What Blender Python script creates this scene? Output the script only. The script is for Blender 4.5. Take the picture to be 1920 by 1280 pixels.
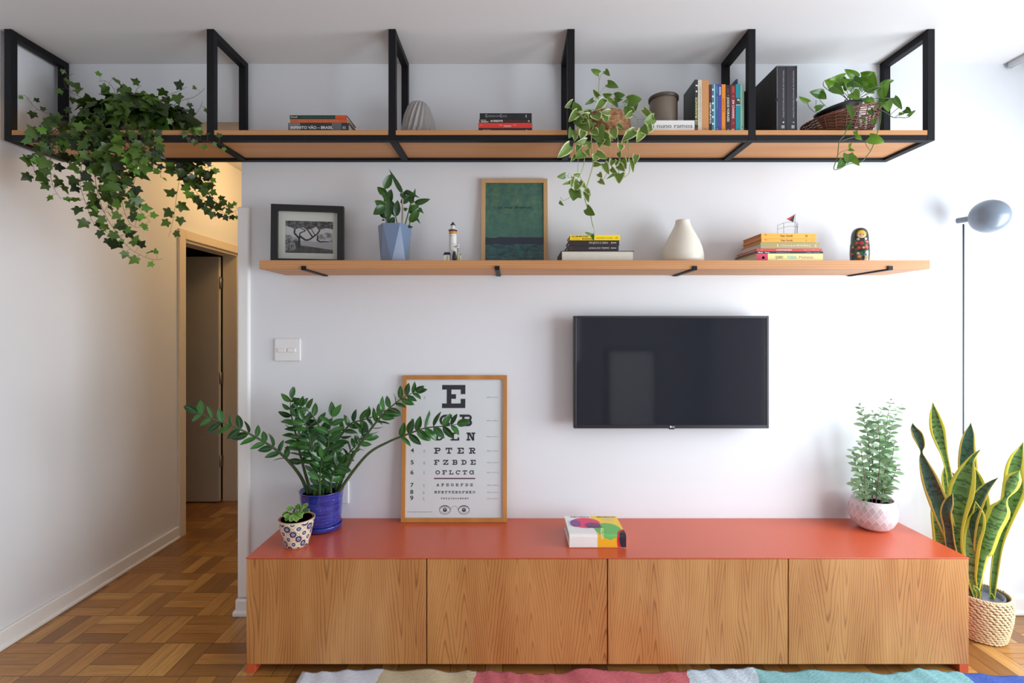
import bpy, math, random
from mathutils import Vector, Matrix
PI = math.pi
sc = bpy.context.scene
for o in list(bpy.data.objects): bpy.data.objects.remove(o)
COL = sc.collection

# ------------------------------------------------------------ camera, light, exposure
FPX, CY, CZ, VPX, VPY = 949.0, -2.6, 1.46, 960.0, 617.0
cam_d = bpy.data.cameras.new('camera'); cam = bpy.data.objects.new('camera', cam_d); COL.objects.link(cam)
cam.location = (0, CY, CZ); cam.rotation_euler = (PI/2, 0, 0)
cam_d.sensor_width = 36; cam_d.lens = FPX/1920*36; cam_d.shift_y = (VPY-640)/1920
cam_d.clip_start = .05; sc.camera = cam
sc.view_settings.view_transform = 'Standard'; sc.view_settings.look = 'None'
sc.view_settings.gamma = 1; sc.view_settings.use_curve_mapping = False
sc.view_settings.exposure = 0.1
sc.cycles.use_denoising = True
sc.cycles.max_bounces = 10; sc.cycles.diffuse_bounces = 6
sc.cycles.sample_clamp_indirect = 6
w = bpy.data.worlds.new('sky'); sc.world = w; w.use_nodes = True
w.node_tree.nodes['Background'].inputs[0].default_value = (.80, .90, 1, 1)
w.node_tree.nodes['Background'].inputs[1].default_value = .8
def area(name, loc, rot, sx, sy, power, color):
    d = bpy.data.lights.new(name, 'AREA'); d.shape = 'RECTANGLE'; d.size = sx; d.size_y = sy
    d.energy = power; d.color = color
    o = bpy.data.objects.new(name, d); COL.objects.link(o); o.location = loc; o.rotation_euler = rot
    return o
# daylight through the tall balcony window on the right
area('window_daylight', (3.0, -1.0, 1.28), (0, PI/2, 0), 1.5, 1.1, 62, (.87, .935, 1))
area('window_daylight', (3.0, -2.5, 1.12), (0, PI/2, 0), 1.9, 1.7, 80, (.87, .935, 1))
# fill light added behind the viewer, at an assumed rear window
area('rear_fill_light', (-.3, -5.1, 1.6), (PI/2, 0, 0), 2.6, 1.4, 4, (.92, .96, 1))
# warm ceiling lamp of the corridor
lp = bpy.data.lights.new('corridor_lamp', 'POINT'); lp.energy = 13; lp.color = (1, .60, .24); lp.shadow_soft_size = .12
lo = bpy.data.objects.new('corridor_lamp', lp); COL.objects.link(lo); lo.location = (-1.7, 1.35, 2.6)

# ------------------------------------------------------------ helpers
def S(Y): return FPX/(Y-CY)
def W(px, py, Y=0.0):
    s = S(Y); return Vector(((px-VPX)/s, Y, CZ+(VPY-py)/s))
def XX(px, Y): return (px-VPX)/S(Y)
def ZZ(py, Y): return CZ+(VPY-py)/S(Y)
def lin(c):
    return tuple(((v/255)/12.92 if v/255 <= .04045 else ((v/255+.055)/1.055)**2.4) for v in c)
ORI = {}
class MB:
    def __init__(s):
        s.v = []; s.f = []; s.mi = []; s.sm = []; s.uv = []; s.uv2 = []; s.mats = []
    def m(s, mat):
        if mat not in s.mats: s.mats.append(mat)
        return s.mats.index(mat)
    def face(s, idx, mat, smooth=False, uv=None, r=(0, 0)):
        s.f.append(tuple(idx)); s.mi.append(s.m(mat)); s.sm.append(smooth)
        s.uv.append(uv or [(0, 0)]*len(idx)); s.uv2.append(r)
    def poly(s, pts, mat, smooth=False, uv=None, r=(0, 0)):
        b = len(s.v); s.v += [Vector(p) for p in pts]
        s.face(range(b, b+len(pts)), mat, smooth, uv, r); return s
    def box(s, x0, x1, y0, y1, z0, z1, mat, M=None):
        P = [Vector((x, y, z)) for z in (z0, z1) for y in (y0, y1) for x in (x0, x1)]
        if M is not None: P = [M @ p for p in P]
        b = len(s.v); s.v += P
        for q in ((0, 2, 3, 1), (4, 5, 7, 6), (0, 1, 5, 4), (2, 6, 7, 3), (0, 4, 6, 2), (1, 3, 7, 5)):
            s.face([b+i for i in q], mat)
        return s
    def lathe(s, prof, c, mat, n=40, M=None, smooth=True, rx=1, ry=1):
        # prof: list of (r, z[, mat])
        b = len(s.v); c = Vector(c); k = len(prof)
        for p in prof:
            for i in range(n):
                a = 2*PI*i/n; q = Vector((p[0]*rx*math.cos(a), p[0]*ry*math.sin(a), p[1]))
                if M is not None: q = M @ q
                s.v.append(c+q)
        for j in range(k-1):
            mm = prof[j][2] if len(prof[j]) > 2 else mat
            for i in range(n):
                i2 = (i+1) % n
                s.face((b+j*n+i, b+j*n+i2, b+(j+1)*n+i2, b+(j+1)*n+i), mm, smooth,
                       [(i/n, j/(k-1)), ((i+1)/n, j/(k-1)), ((i+1)/n, (j+1)/(k-1)), (i/n, (j+1)/(k-1))])
        if prof[0][0] > 1e-6: s.face([b+i for i in range(n)][::-1], mat)
        if prof[-1][0] > 1e-6: s.face([b+(k-1)*n+i for i in range(n)], prof[-1][2] if len(prof[-1]) > 2 else mat)
        return s
    def tube(s, pts, rad, mat, n=6, closed=False, cap=True, smooth=True):
        pts = [Vector(p) for p in pts]; k = len(pts)
        if not hasattr(rad, '__len__'): rad = [rad]*k
        b = len(s.v); up = None
        for i, p in enumerate(pts):
            if closed: t = pts[(i+1) % k]-pts[i-1]
            else: t = pts[min(i+1, k-1)]-pts[max(i-1, 0)]
            if t.length < 1e-9: t = Vector((0, 0, 1))
            t.normalize()
            if up is None:
                up = Vector((0, 0, 1)) if abs(t.z) < .9 else Vector((1, 0, 0))
            u = up-t*up.dot(t)
            if u.length < 1e-6: u = t.orthogonal()
            u.normalize(); up = u; w_ = t.cross(u)
            for j in range(n):
                a = 2*PI*j/n; s.v.append(p+(u*math.cos(a)+w_*math.sin(a))*rad[i])
        for i in range(k if closed else k-1):
            i2 = (i+1) % k
            for j in range(n):
                j2 = (j+1) % n
                s.face((b+i*n+j, b+i*n+j2, b+i2*n+j2, b+i2*n+j), mat, smooth)
        if cap and not closed:
            s.face([b+j for j in range(n)][::-1], mat); s.face([b+(k-1)*n+j for j in range(n)], mat)
        return s
    def ball(s, c, r, mat, n=10, M=None):
        if not hasattr(r, '__len__'): r = (r, r, r)
        c = Vector(c); b = len(s.v); rings = max(4, n//2)
        def P(q):
            q = Vector((q[0]*r[0], q[1]*r[1], q[2]*r[2]))
            return c+(M @ q if M is not None else q)
        s.v.append(P((0, 0, -1)))
        for i in range(1, rings):
            t = -PI/2+PI*i/rings
            for j in range(n): s.v.append(P((math.cos(t)*math.cos(2*PI*j/n), math.cos(t)*math.sin(2*PI*j/n), math.sin(t))))
        s.v.append(P((0, 0, 1))); e = len(s.v)-1
        for j in range(n):
            j2 = (j+1) % n
            s.face((b, b+1+j2, b+1+j), mat, True)
            for i in range(rings-2):
                a = b+1+i*n; s.face((a+j, a+j2, a+n+j2, a+n+j), mat, True)
            a = b+1+(rings-2)*n; s.face((a+j, a+j2, e), mat, True)
        return s
    def build(s, name, parent=None, loc=None, bev=0, sub=0, solid=0):
        o_ = ORI[parent.name] if parent is not None else Vector(loc if loc is not None else (0, 0, 0))
        me = bpy.data.meshes.new(name)
        me.from_pydata([p-o_ for p in s.v], [], s.f)
        for m_ in s.mats: me.materials.append(m_)
        me.polygons.foreach_set('material_index', s.mi)
        me.polygons.foreach_set('use_smooth', s.sm)
        L = me.uv_layers.new(name='UVMap'); R = me.uv_layers.new(name='R')
        fl = []; fr = []
        for u, r, f in zip(s.uv, s.uv2, s.f):
            for q in u: fl += [q[0], q[1]]
            fr += [r[0], r[1]]*len(f)
        L.data.foreach_set('uv', fl); R.data.foreach_set('uv', fr)
        me.validate(); me.update()
        o = bpy.data.objects.new(name, me); COL.objects.link(o)
        if parent is not None: o.parent = parent; ORI[o.name] = o_
        else: o.location = o_; ORI[o.name] = o_
        if bev:
            md = o.modifiers.new('bevel', 'BEVEL'); md.width = bev; md.segments = 2; md.limit_method = 'ANGLE'; md.angle_limit = 1.0
        if sub:
            md = o.modifiers.new('sub', 'SUBSURF'); md.levels = sub; md.render_levels = sub
        if solid:
            md = o.modifiers.new('solid', 'SOLIDIFY'); md.thickness = solid
        return o
def tag(o, label=None, cat=None, group=None, kind=None):
    if label: o['label'] = label
    if cat: o['category'] = cat
    if group: o['group'] = group
    if kind: o['kind'] = kind
    return o
def thing(name, label, cat, loc, group=None):
    o = bpy.data.objects.new(name, None); COL.objects.link(o); o.location = loc; o.empty_display_size = .05
    ORI[o.name] = Vector(loc); return tag(o, label, cat, group)
def struct(o): o['kind'] = 'structure'; return o
def spline(pts, step=.02):
    pts = [Vector(p) for p in pts]; P = [pts[0]*2-pts[1]]+pts+[pts[-1]*2-pts[-2]]; out = []
    for i in range(1, len(P)-2):
        a, b, c, d = P[i-1:i+3]; n = max(2, int((c-b).length/step))
        for j in range(n):
            t = j/n
            out.append(.5*((2*b)+(c-a)*t+(2*a-5*b+4*c-d)*t*t+(3*b-a-3*c+d)*t**3))
    out.append(pts[-1]); return out
# text: Blender's built-in face turned into flat polygons
TXT = {}
def glyphs(t, bold):
    k = (t, bold)
    if k not in TXT:
        c = bpy.data.curves.new('t', 'FONT'); c.body = t; c.size = 1; c.offset = .018 if bold else 0; c.resolution_u = 3
        o = bpy.data.objects.new('t', c); COL.objects.link(o)
        bpy.context.view_layer.update()
        e = o.evaluated_get(bpy.context.evaluated_depsgraph_get()); me = e.to_mesh()
        V = [(v.co.x, v.co.y) for v in me.vertices]; F = [tuple(p.vertices) for p in me.polygons]
        e.to_mesh_clear(); bpy.data.objects.remove(o); bpy.data.curves.remove(c)
        TXT[k] = (V, F)
    return TXT[k]
def text(mb, t, mat, org, X, Y, h=None, w=None, align='l', bold=False):
    """org: baseline start; X, Y unit directions; h: cap height; w: fit width"""
    V, F = glyphs(t, bold)
    if not V: return
    x0 = min(v[0] for v in V); x1 = max(v[0] for v in V); cap = .70
    sy = h/cap; sx = sy if w is None else w/(x1-x0)
    off = 0 if align == 'l' else -(x1-x0)*sx/2
    org = Vector(org); X = Vector(X); Y = Vector(Y); b = len(mb.v)
    mb.v += [org+X*(off+(v[0]-x0)*sx)+Y*v[1]*sy for v in V]
    for f in F: mb.face([b+i for i in f], mat)

# ------------------------------------------------------------ materials
class NT:
    def __init__(s, name):
        s.mat = bpy.data.materials.new(name); s.mat.use_nodes = True; s.t = s.mat.node_tree; s.b = s.t.nodes['Principled BSDF']
    def n(s, typ, **kw):
        o = s.t.nodes.new(typ)
        for k, v in kw.items(): setattr(o, k, v)
        return o
    def L(s, a, b): s.t.links.new(a, b)
    def math(s, op, a, b=None, c=None, clamp=False):
        o = s.n('ShaderNodeMath', operation=op, use_clamp=clamp)
        for i, q in enumerate((a, b, c)):
            if q is None: continue
            if isinstance(q, (int, float)): o.inputs[i].default_value = q
            else: s.L(q, o.inputs[i])
        return o.outputs[0]
    def mix(s, fac, a, b, blend='MIX'):
        o = s.n('ShaderNodeMix', data_type='RGBA', blend_type=blend)
        for i, q in ((0, fac), (6, a), (7, b)):
            if isinstance(q, (int, float)): o.inputs[i].default_value = q
            elif isinstance(q, tuple): o.inputs[i].default_value = q if len(q) == 4 else (*q, 1)
            else: s.L(q, o.inputs[i])
        return o.outputs[2]
    def obj(s): return s.n('ShaderNodeTexCoord').outputs['Object']
    def sep(s, v):
        o = s.n('ShaderNodeSeparateXYZ'); s.L(v, o.inputs[0]); return o.outputs
    def comb(s, x, y, z):
        o = s.n('ShaderNodeCombineXYZ')
        for i, q in enumerate((x, y, z)):
            if isinstance(q, (int, float)): o.inputs[i].default_value = q
            else: s.L(q, o.inputs[i])
        return o.outputs[0]
    def mapv(s, v, sc_, loc=(0, 0, 0)):
        o = s.n('ShaderNodeMapping'); s.L(v, o.inputs[0]); o.inputs['Scale'].default_value = sc_; o.inputs['Location'].default_value = loc; return o.outputs[0]
    def noise(s, v, scale=1, detail=2, rough=.5, col=False):
        o = s.n('ShaderNodeTexNoise'); s.L(v, o.inputs['Vector']); o.inputs['Scale'].default_value = scale
        o.inputs['Detail'].default_value = detail; o.inputs['Roughness'].default_value = rough; return o.outputs[1 if col else 0]
    def ramp(s, f, *st):
        o = s.n('ShaderNodeValToRGB'); s.L(f, o.inputs[0]); e = o.color_ramp.elements
        while len(e) < len(st): e.new(.5)
        for q, (p, c) in zip(e, st): q.position = p; q.color = (*c, 1) if len(c) == 3 else c
        return o.outputs[0]
    def bump(s, h, strength=.3, dist=.01):
        o = s.n('ShaderNodeBump'); s.L(h, o.inputs['Height']); o.inputs['Strength'].default_value = strength
        o.inputs['Distance'].default_value = dist; s.L(o.outputs[0], s.b.inputs['Normal'])
    def base(s, c):
        if isinstance(c, tuple): s.b.inputs['Base Color'].default_value = (*c, 1)
        else: s.L(c, s.b.inputs['Base Color'])
    def set(s, rough=.5, metal=0, spec=.5, coat=0):
        s.b.inputs['Roughness'].default_value = rough; s.b.inputs['Metallic'].default_value = metal
        s.b.inputs['Specular IOR Level'].default_value = spec; s.b.inputs['Coat Weight'].default_value = coat
        return s
MC = {}
def mat(name, rgb, rough=.5, metal=0, spec=.5, coat=0, var=.06, vscale=40, bump=0, bscale=300):
    if name in MC: return MC[name]
    t = NT(name); t.set(rough, metal, spec, coat); c = lin(rgb); v = t.obj()
    n = t.noise(v, vscale, 3)
    a = tuple(x*(1-var) for x in c); b = tuple(min(1, x*(1+var)) for x in c)
    t.base(t.mix(n, a, b))
    if bump: t.bump(t.noise(v, bscale, 3), bump, .002)
    MC[name] = t.mat; return t.mat
def P(rgb):   # plain printing ink / paint by colour
    return mat('ink_%02x%02x%02x' % tuple(rgb), rgb, .55, var=.02)
def wood(name, light, mid, dark, axis='x', freq=70, amp=10, seed=0., rough=.45, lat=2.5, lon=.5, contrast=1.0, vee=0):
    if name in MC: return MC[name]
    t = NT(name); t.set(rough); x, y, z = t.sep(t.obj())
    if axis == 'z': c = t.math('ADD', x, y); v1 = t.comb(t.math('MULTIPLY', c, lat), 0, t.math('MULTIPLY', z, lon)); vf = t.comb(t.math('MULTIPLY', c, 260), 0, t.math('MULTIPLY', z, 7)); 
    else: c = t.math('ADD', z, t.math('MULTIPLY', y, .6)); v1 = t.comb(t.math('MULTIPLY', x, lon), 0, t.math('MULTIPLY', c, lat*2)); vf = t.comb(t.math('MULTIPLY', x, 7), 0, t.math('MULTIPLY', c, 400))
    v1 = t.mapv(v1, (1, 1, 1), (seed, seed*1.7, seed*.6))
    n1 = t.noise(v1, 1, 1.5, .4)
    f = t.math('ADD', t.math('MULTIPLY', c, freq), t.math('MULTIPLY', n1, amp))
    if vee:      # veneer figure: long V-shaped cathedrals side by side
        wob = t.noise(t.comb(t.math('MULTIPLY', c, 5), 0, t.math('MULTIPLY', z, 1.2)), 1, 2)
        cc = t.math('ADD', t.math('ADD', c, seed*.37+7), t.math('MULTIPLY', wob, .10))
        pp_ = t.math('SUBTRACT', t.math('PINGPONG', cc, .150), .035)
        rr = t.math('SQRT', t.math('ADD', t.math('MULTIPLY', pp_, pp_), .00006))
        f = t.math('ADD', t.math('SUBTRACT', t.math('MULTIPLY', rr, freq*1.5), t.math('MULTIPLY', z, vee)), t.math('MULTIPLY', n1, amp))
        fine = t.noise(t.comb(t.math('MULTIPLY', c, 120), 0, t.math('MULTIPLY', z, 3.0)), 1, 2); f = t.math('ADD', f, t.math('MULTIPLY', fine, .35))
    g = t.math('FRACT', f)
    line = t.ramp(g, (0, (0, 0, 0)), (.62, (.06, .06, .06)), (.84, (.8, .8, .8)), (1, (0, 0, 0)))
    big = t.noise(t.mapv(v1, (3.2, 3.2, 3.2)), 1, 2)
    fib = t.noise(vf, 1, 2)
    amtn = t.math('MULTIPLY', line, t.math('MULTIPLY', t.ramp(big, (.25, (.35,)*3), (.75, (1,)*3)), contrast))
    col = t.mix(t.ramp(big, (.3, (0,)*3), (.7, (1,)*3)), lin(light), lin(mid))
    col = t.mix(amtn, col, lin(dark))
    col = t.mix(t.math('MULTIPLY', fib, .35), col, t.mix(.45, col, lin(dark)))
    t.base(col); t.bump(fib, .08, .001)
    MC[name] = t.mat; return t.mat
def leafmat(name, c1, c2, edge=None, ew=.7, back=None, trans=.18, rough=.38, vein=None, streak=None):
    """c1..c2 random per leaf; edge colour beyond |u|>ew"""
    if name in MC: return MC[name]
    t = NT(name); t.set(rough, 0, .5)
    uv = t.n('ShaderNodeUVMap', uv_map='UVMap').outputs[0]; u, v, _ = t.sep(uv)
    r, r2, _ = t.sep(t.n('ShaderNodeUVMap', uv_map='R').outputs[0])
    col = t.mix(r, lin(c1), lin(c2))
    au = t.math('ABSOLUTE', t.math('SUBTRACT', t.math('MULTIPLY', u, 2), 1))
    if streak:
        n = t.noise(t.comb(t.math('ADD', t.math('MULTIPLY', au, 1.2), t.math('MULTIPLY', r2, 9)), t.math('MULTIPLY', v, 48), 0), 1, 3, .6)
        col = t.mix(t.ramp(n, (.50, (0,)*3), (.60, (.85,)*3)), col, lin(streak))
    if vein:
        col = t.mix(t.math('MULTIPLY', t.math('LESS_THAN', au, .07), .6), col, lin(vein))
    if edge:
        n = t.noise(t.comb(t.math('MULTIPLY', u, 2), t.math('MULTIPLY', v, 5), t.math('MULTIPLY', r2, 20)), 1, 2)
        thr = t.math('ADD', au, t.math('MULTIPLY', t.math('SUBTRACT', n, .5), .35))
        col = t.mix(t.ramp(thr, (ew-.03, (0,)*3), (ew+.03, (1,)*3)), col, lin(edge))
    t.base(col)
    tr = t.n('ShaderNodeBsdfTranslucent'); t.L(col, tr.inputs[0])
    mx = t.n('ShaderNodeMixShader'); mx.inputs[0].default_value = trans
    t.L(t.b.outputs[0], mx.inputs[1]); t.L(tr.outputs[0], mx.inputs[2])
    t.L(mx.outputs[0], t.t.nodes['Material Output'].inputs[0])
    MC[name] = t.mat; return t.mat

# leaf outlines -------------------------------------------------------------
def w_ell(t): return math.sin(PI*min(1, t**.85))**.8
def w_lance(t): return math.sin(PI*t**.6)**1.0*(1-.25*t)
def w_heart(t):
    return (math.sin(PI*min(1, (t+.10)/1.10)**.62))**.75*(1-.12*t)
def leaf(mb, base, d, nrm, L, Wd, mat_, wf=w_ell, bend=.6, fold=.25, nu=4, nv=7, rnd=None, heart=0, wave=0):
    d = Vector(d).normalized(); nrm = Vector(nrm); nrm = (nrm-d*nrm.dot(d))
    if nrm.length < 1e-4: nrm = d.orthogonal()
    nrm.normalize(); sd = d.cross(nrm); b = len(mb.v)
    r = (random.random(), random.random()) if rnd is None else rnd
    x = z = 0
    for j in range(nv+1):
        t = j/nv; a = bend*t
        if j: x += math.cos(bend*(t-.5/nv))*L/nv; z -= math.sin(bend*(t-.5/nv))*L/nv
        wv = max(.0, wf(t))*Wd/2
        for i in range(nu+1):
            u = i/nu*2-1
            back = heart*L*(abs(u)**1.5)*max(0, 1-t*3)
            h = fold*abs(u)*wv+wave*math.sin(t*9+u*2)*Wd*.08
            mb.v.append(Vector(base)+d*(x-back)+nrm*(z+h)+sd*(u*wv))
    for j in range(nv):
        for i in range(nu):
            q = b+j*(nu+1)+i
            mb.face((q, q+1, q+nu+2, q+nu+1), mat_, True,
                    [(i/nu, j/nv), ((i+1)/nu, j/nv), ((i+1)/nu, (j+1)/nv), (i/nu, (j+1)/nv)], r)
IVY = [(0, .0), (.13, -.12), (.32, -.16), (.45, -.04), (.37, .11), (.54, .24), (.64, .44), (.45, .46), (.29, .52), (.18, .74), (0, 1.0)]
IVY = IVY+[(-x, y) for x, y in IVY[-2:0:-1]]
def ivy_leaf(mb, base, d, nrm, L, mat_):
    d = Vector(d).normalized(); nrm = Vector(nrm); nrm = nrm-d*nrm.dot(d)
    if nrm.length < 1e-4: nrm = d.orthogonal()
    nrm.normalize(); sd = d.cross(nrm); b = len(mb.v); base = Vector(base)
    cup = random.uniform(-.25, .35); drp = random.uniform(0, .5); wid = random.uniform(.85, 1.1)
    def pt(x, y, k=1): return base+sd*x*L*wid+d*y*L+nrm*L*(cup*abs(x)*k-drp*y*y*.5)
    mb.v.append(pt(0, .3)); mb.v += [pt(x, y) for x, y in IVY]; n = len(IVY)
    r = (random.random(), random.random())
    for i in range(n):
        x, y = IVY[i]; x2, y2 = IVY[(i+1) % n]
        mb.face((b, b+1+i, b+1+(i+1) % n), mat_, True, [(.5, .3), (1, y), (1, y2)], r)
def rv(a=1): return Vector((random.uniform(-a, a), random.uniform(-a, a), random.uniform(-a, a)))
CAMV = Vector((0, CY, CZ))
def leaf_px(mb, b, t, wpx, Yb, Yt, mat_, wf=w_ell, bend=.5, fold=.25, heart=0, tilt=.35, **k):
    """a leaf running from pixel b (depth Yb) to pixel t (depth Yt)"""
    A = W(b[0], b[1], Yb); B = W(t[0], t[1], Yt); d = B-A; L = d.length
    view = (CAMV-A).normalized(); n = view+rv(tilt)
    n = n-d.normalized()*n.dot(d.normalized()); n.normalize()
    # tilt the start up so that the bent tip lands on B
    d2 = (d.normalized()+n*math.tan(bend*.5)*.9).normalized()
    leaf(mb, A, d2, n, L*1.02, wpx/S(Yb), mat_, wf, bend, fold, heart=heart, **k)
# ------------------------------------------------------------ shared materials
m_wall = mat('wall_paint', (227, 230, 234), .62, var=.012, vscale=3, bump=.05, bscale=60)
m_ceil = mat('ceiling_paint', (222, 221, 221), .8, var=.01, vscale=3)
m_trim = mat('trim_paint', (238, 238, 236), .35, var=.01)
m_blk = mat('black_metal', (18, 18, 22), .55, spec=.25)
m_oakx = wood('oak_shelf', (205, 150, 98), (196, 138, 86), (140, 84, 42), 'x', 110, 5, 3.1, .5, 4, .45, .75)
m_oakz = [wood('oak_door_%d' % i, (208, 150, 90), (188, 124, 68), (104, 56, 24), 'z', 62, 7+i*.6, 1.7+4.3*i, .36, 2.9, .5, 1.0, vee=(3.0, -8.5, -6.0, 7.5)[i]) for i in range(4)]
m_red = mat('red_laminate', (202, 88, 54), .27, spec=.55, var=.01)
m_soil = mat('soil', (38, 30, 26), .95, var=.5, vscale=200, bump=.6)

def parquet():
    t = NT('parquet'); t.set(.32, 0, .5, .15); x, y, _ = t.sep(t.obj()); B = .225
    x = t.math('ADD', x, .04); y = t.math('ADD', y, .02)
    u = t.math('DIVIDE', x, B); v = t.math('DIVIDE', y, B); fu = t.math('FLOOR', u); fv = t.math('FLOOR', v)
    par = t.math('ABSOLUTE', t.math('MODULO', t.math('ADD', fu, fv), 2))
    ru = t.math('FRACT', u); rv_ = t.math('FRACT', v)
    # across / along inside a block
    def sw(a, b): return t.math('ADD', t.math('MULTIPLY', a, t.math('SUBTRACT', 1, par)), t.math('MULTIPLY', b, par))
    ac = sw(rv_, ru); al = sw(ru, rv_)
    k = t.math('MULTIPLY', ac, 3); ki = t.math('FLOOR', k); kf = t.math('FRACT', k)
    wn = t.n('ShaderNodeTexWhiteNoise', noise_dimensions='3D')
    t.L(t.comb(fu, fv, t.math('ADD', ki, t.math('MULTIPLY', par, 7))), wn.inputs[0])
    gv = t.comb(t.math('MULTIPLY', ac, 14), t.math('MULTIPLY', al, 1.3), t.math('MULTIPLY', wn.outputs[0], 30))
    g = t.noise(gv, 1, 4, .6); g2 = t.noise(t.mapv(gv, (5, 2, 1)), 1, 2)
    c = t.ramp(wn.outputs[0], (0, lin((126, 78, 32))), (.35, lin((158, 104, 44))), (.7, lin((180, 124, 56))), (1, lin((202, 152, 82))))
    c = t.mix(t.math('MULTIPLY', t.ramp(g, (.35, (0,)*3), (.7, (1,)*3)), .5), c, lin((96, 60, 28)))
    c = t.mix(t.math('MULTIPLY', g2, .3), c, lin((190, 150, 96)))
    e1 = t.math('MINIMUM', kf, t.math('SUBTRACT', 1, kf)); e2 = t.math('MINIMUM', al, t.math('SUBTRACT', 1, al))
    gap = t.math('MAXIMUM', t.math('LESS_THAN', e1, .022), t.math('LESS_THAN', e2, .008))
    c = t.mix(t.math('MULTIPLY', gap, .75), c, lin((60, 36, 18))); t.base(c)
    t.bump(t.math('SUBTRACT', t.math('MULTIPLY', g, .3), gap), .15, .001)
    return t.mat
# ------------------------------------------------------------ room
XL, XR, XC, YB, HC = -2.335, 2.86, -1.389, -4.9, 2.822
b = MB(); b.box(-4.2, XR+.1, YB, 4.0, -.08, 0, parquet()); struct(b.build('floor'))
b = MB(); b.box(-4.2, XR+.1, YB, 4.0, HC, HC+.1, m_ceil); struct(b.build('ceiling'))
# media wall with the opening to the corridor on its left, and the header over that opening
b = MB(); b.box(XC, XR+.1, 0, .14, 0, HC, m_wall); b.box(XL, XC, 0, .14, 2.523, HC, m_wall); struct(b.build('wall_front'))
DY0, DY1, DZ = 1.0, 1.72, 2.10            # doorway in the left wall
b = MB(); b.box(XL-.12, XL, YB, DY0, 0, HC, m_wall); b.box(XL-.12, XL, DY1, 4, 0, HC, m_wall); b.box(XL-.12, XL, DY0, DY1, DZ, HC, m_wall)
struct(b.build('wall_left'))
b = MB(); b.box(-1.1, -1.0, .14, 4, 0, HC, m_wall); struct(b.build('wall_corridor_right'))
b = MB(); b.box(XL, -1.1, 3.6, 3.7, 0, HC, m_wall); struct(b.build('wall_corridor_end'))
m_dark = mat('unlit_room_tone', (120, 112, 104), .8)  # darkness of the unlit room put into the wall colour
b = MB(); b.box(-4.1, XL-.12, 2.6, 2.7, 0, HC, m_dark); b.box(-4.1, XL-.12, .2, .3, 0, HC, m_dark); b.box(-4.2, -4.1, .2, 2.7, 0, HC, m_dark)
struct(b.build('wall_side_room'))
m_back = mat('low_bounce_grey', (150, 148, 146), .8)  # grey picked for the unseen wall to lower the bounce light
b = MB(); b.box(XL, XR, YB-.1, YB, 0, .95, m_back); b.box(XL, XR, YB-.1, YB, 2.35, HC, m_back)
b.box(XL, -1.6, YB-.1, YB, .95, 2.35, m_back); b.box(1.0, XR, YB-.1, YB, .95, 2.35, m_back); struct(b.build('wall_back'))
WY0, WY1, WZ0, WZ1 = -3.3, -.25, .12, 2.62
b = MB(); b.box(XR, XR+.14, YB, WY0, 0, HC, m_wall); b.box(XR, XR+.14, WY1, .14, 0, HC, m_wall)
b.box(XR, XR+.14, WY0, WY1, 0, WZ0, m_wall); b.box(XR, XR+.14, WY0, WY1, WZ1, HC, m_wall); struct(b.build('wall_right'))
b = MB()
for y in (WY0, (WY0+WY1)/2-.02, WY1-.05): b.box(XR+.04, XR+.09, y, y+.05, WZ0, WZ1, m_trim)
for z in (WZ0, WZ1-.05): b.box(XR+.04, XR+.09, WY0, WY1, z, z+.05, m_trim)
struct(b.build('window_1', bev=.003))
b = MB()
for x in (-1.6, -.32, .95): b.box(x, x+.05, YB-.07, YB-.02, .95, 2.35, m_trim)
for z in (.95, 2.3): b.box(-1.6, 1.0, YB-.07, YB-.02, z, z+.05, m_trim)
struct(b.build('assumed_window', bev=.003))  # assumed rear window, unseen, framing the added fill light
# skirtings with a stepped foot
def skirt(name, segs):
    b = MB()
    for (x0, y0, x1, y1) in segs:      # along x or y, thickness given by box
        b.box(x0, x1, y0, y1, 0, .088, m_trim)
    return struct(b.build(name, bev=.006))
skirt('baseboard_left', [(XL, YB, XL+.018, DY0-.07), (XL, DY1+.07, XL+.018, 3.6)])
b = MB(); b.box(XL, XL+.026, YB, DY0-.07, 0, .022, m_trim); struct(b.build('trim_1', bev=.008))
skirt('baseboard_front', [(1.2, -.016, XR, 0)])
b = MB(); b.box(1.2, XR, -.024, 0, 0, .02, m_trim); struct(b.build('trim_2', bev=.006))
# edge board that caps the end of the media wall, on its plinth block
b = MB(); b.box(XC-.012, XC+.046, -.020, .152, .09, 2.085, m_trim); struct(b.build('trim_3', bev=.008))
b = MB(); b.box(XC-.020, XC+.05, -.028, .16, 0, .085, m_trim); b.box(XC-.03, XC+.058, -.038, .17, 0, .028, m_trim); struct(b.build('trim_4', bev=.008))
# corridor doorway: casing, jambs, the open door leaf with its hinges
b = MB(); m_case = mat('casing_paint', (226, 214, 194), .4, var=.01)
b.box(XL-.002, XL+.018, DY0-.07, DY0, 0, DZ+.065, m_case); b.box(XL-.002, XL+.018, DY1, DY1+.07, 0, DZ+.065, m_case)
b.box(XL-.002, XL+.018, DY0, DY1, DZ, DZ+.065, m_case)
b.box(XL-.125, XL, DY0, DY0+.02, 0, DZ, m_case); b.box(XL-.125, XL, DY1-.02, DY1, 0, DZ, m_case); b.box(XL-.125, XL, DY0, DY1, DZ-.02, DZ, m_case)
struct(b.build('trim_5', bev=.004))
d = thing('door_1', None, None, (XL-.125, DY1-.04, 0)); struct(d)
m_door = mat('door_paint', (200, 194, 184), .45, var=.02)
b = MB(); b.box(XL-.125-.68, XL-.13, DY1-.065, DY1-.03, .01, DZ-.03, m_door); dl = b.build('door_leaf', d, bev=.003)
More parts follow.
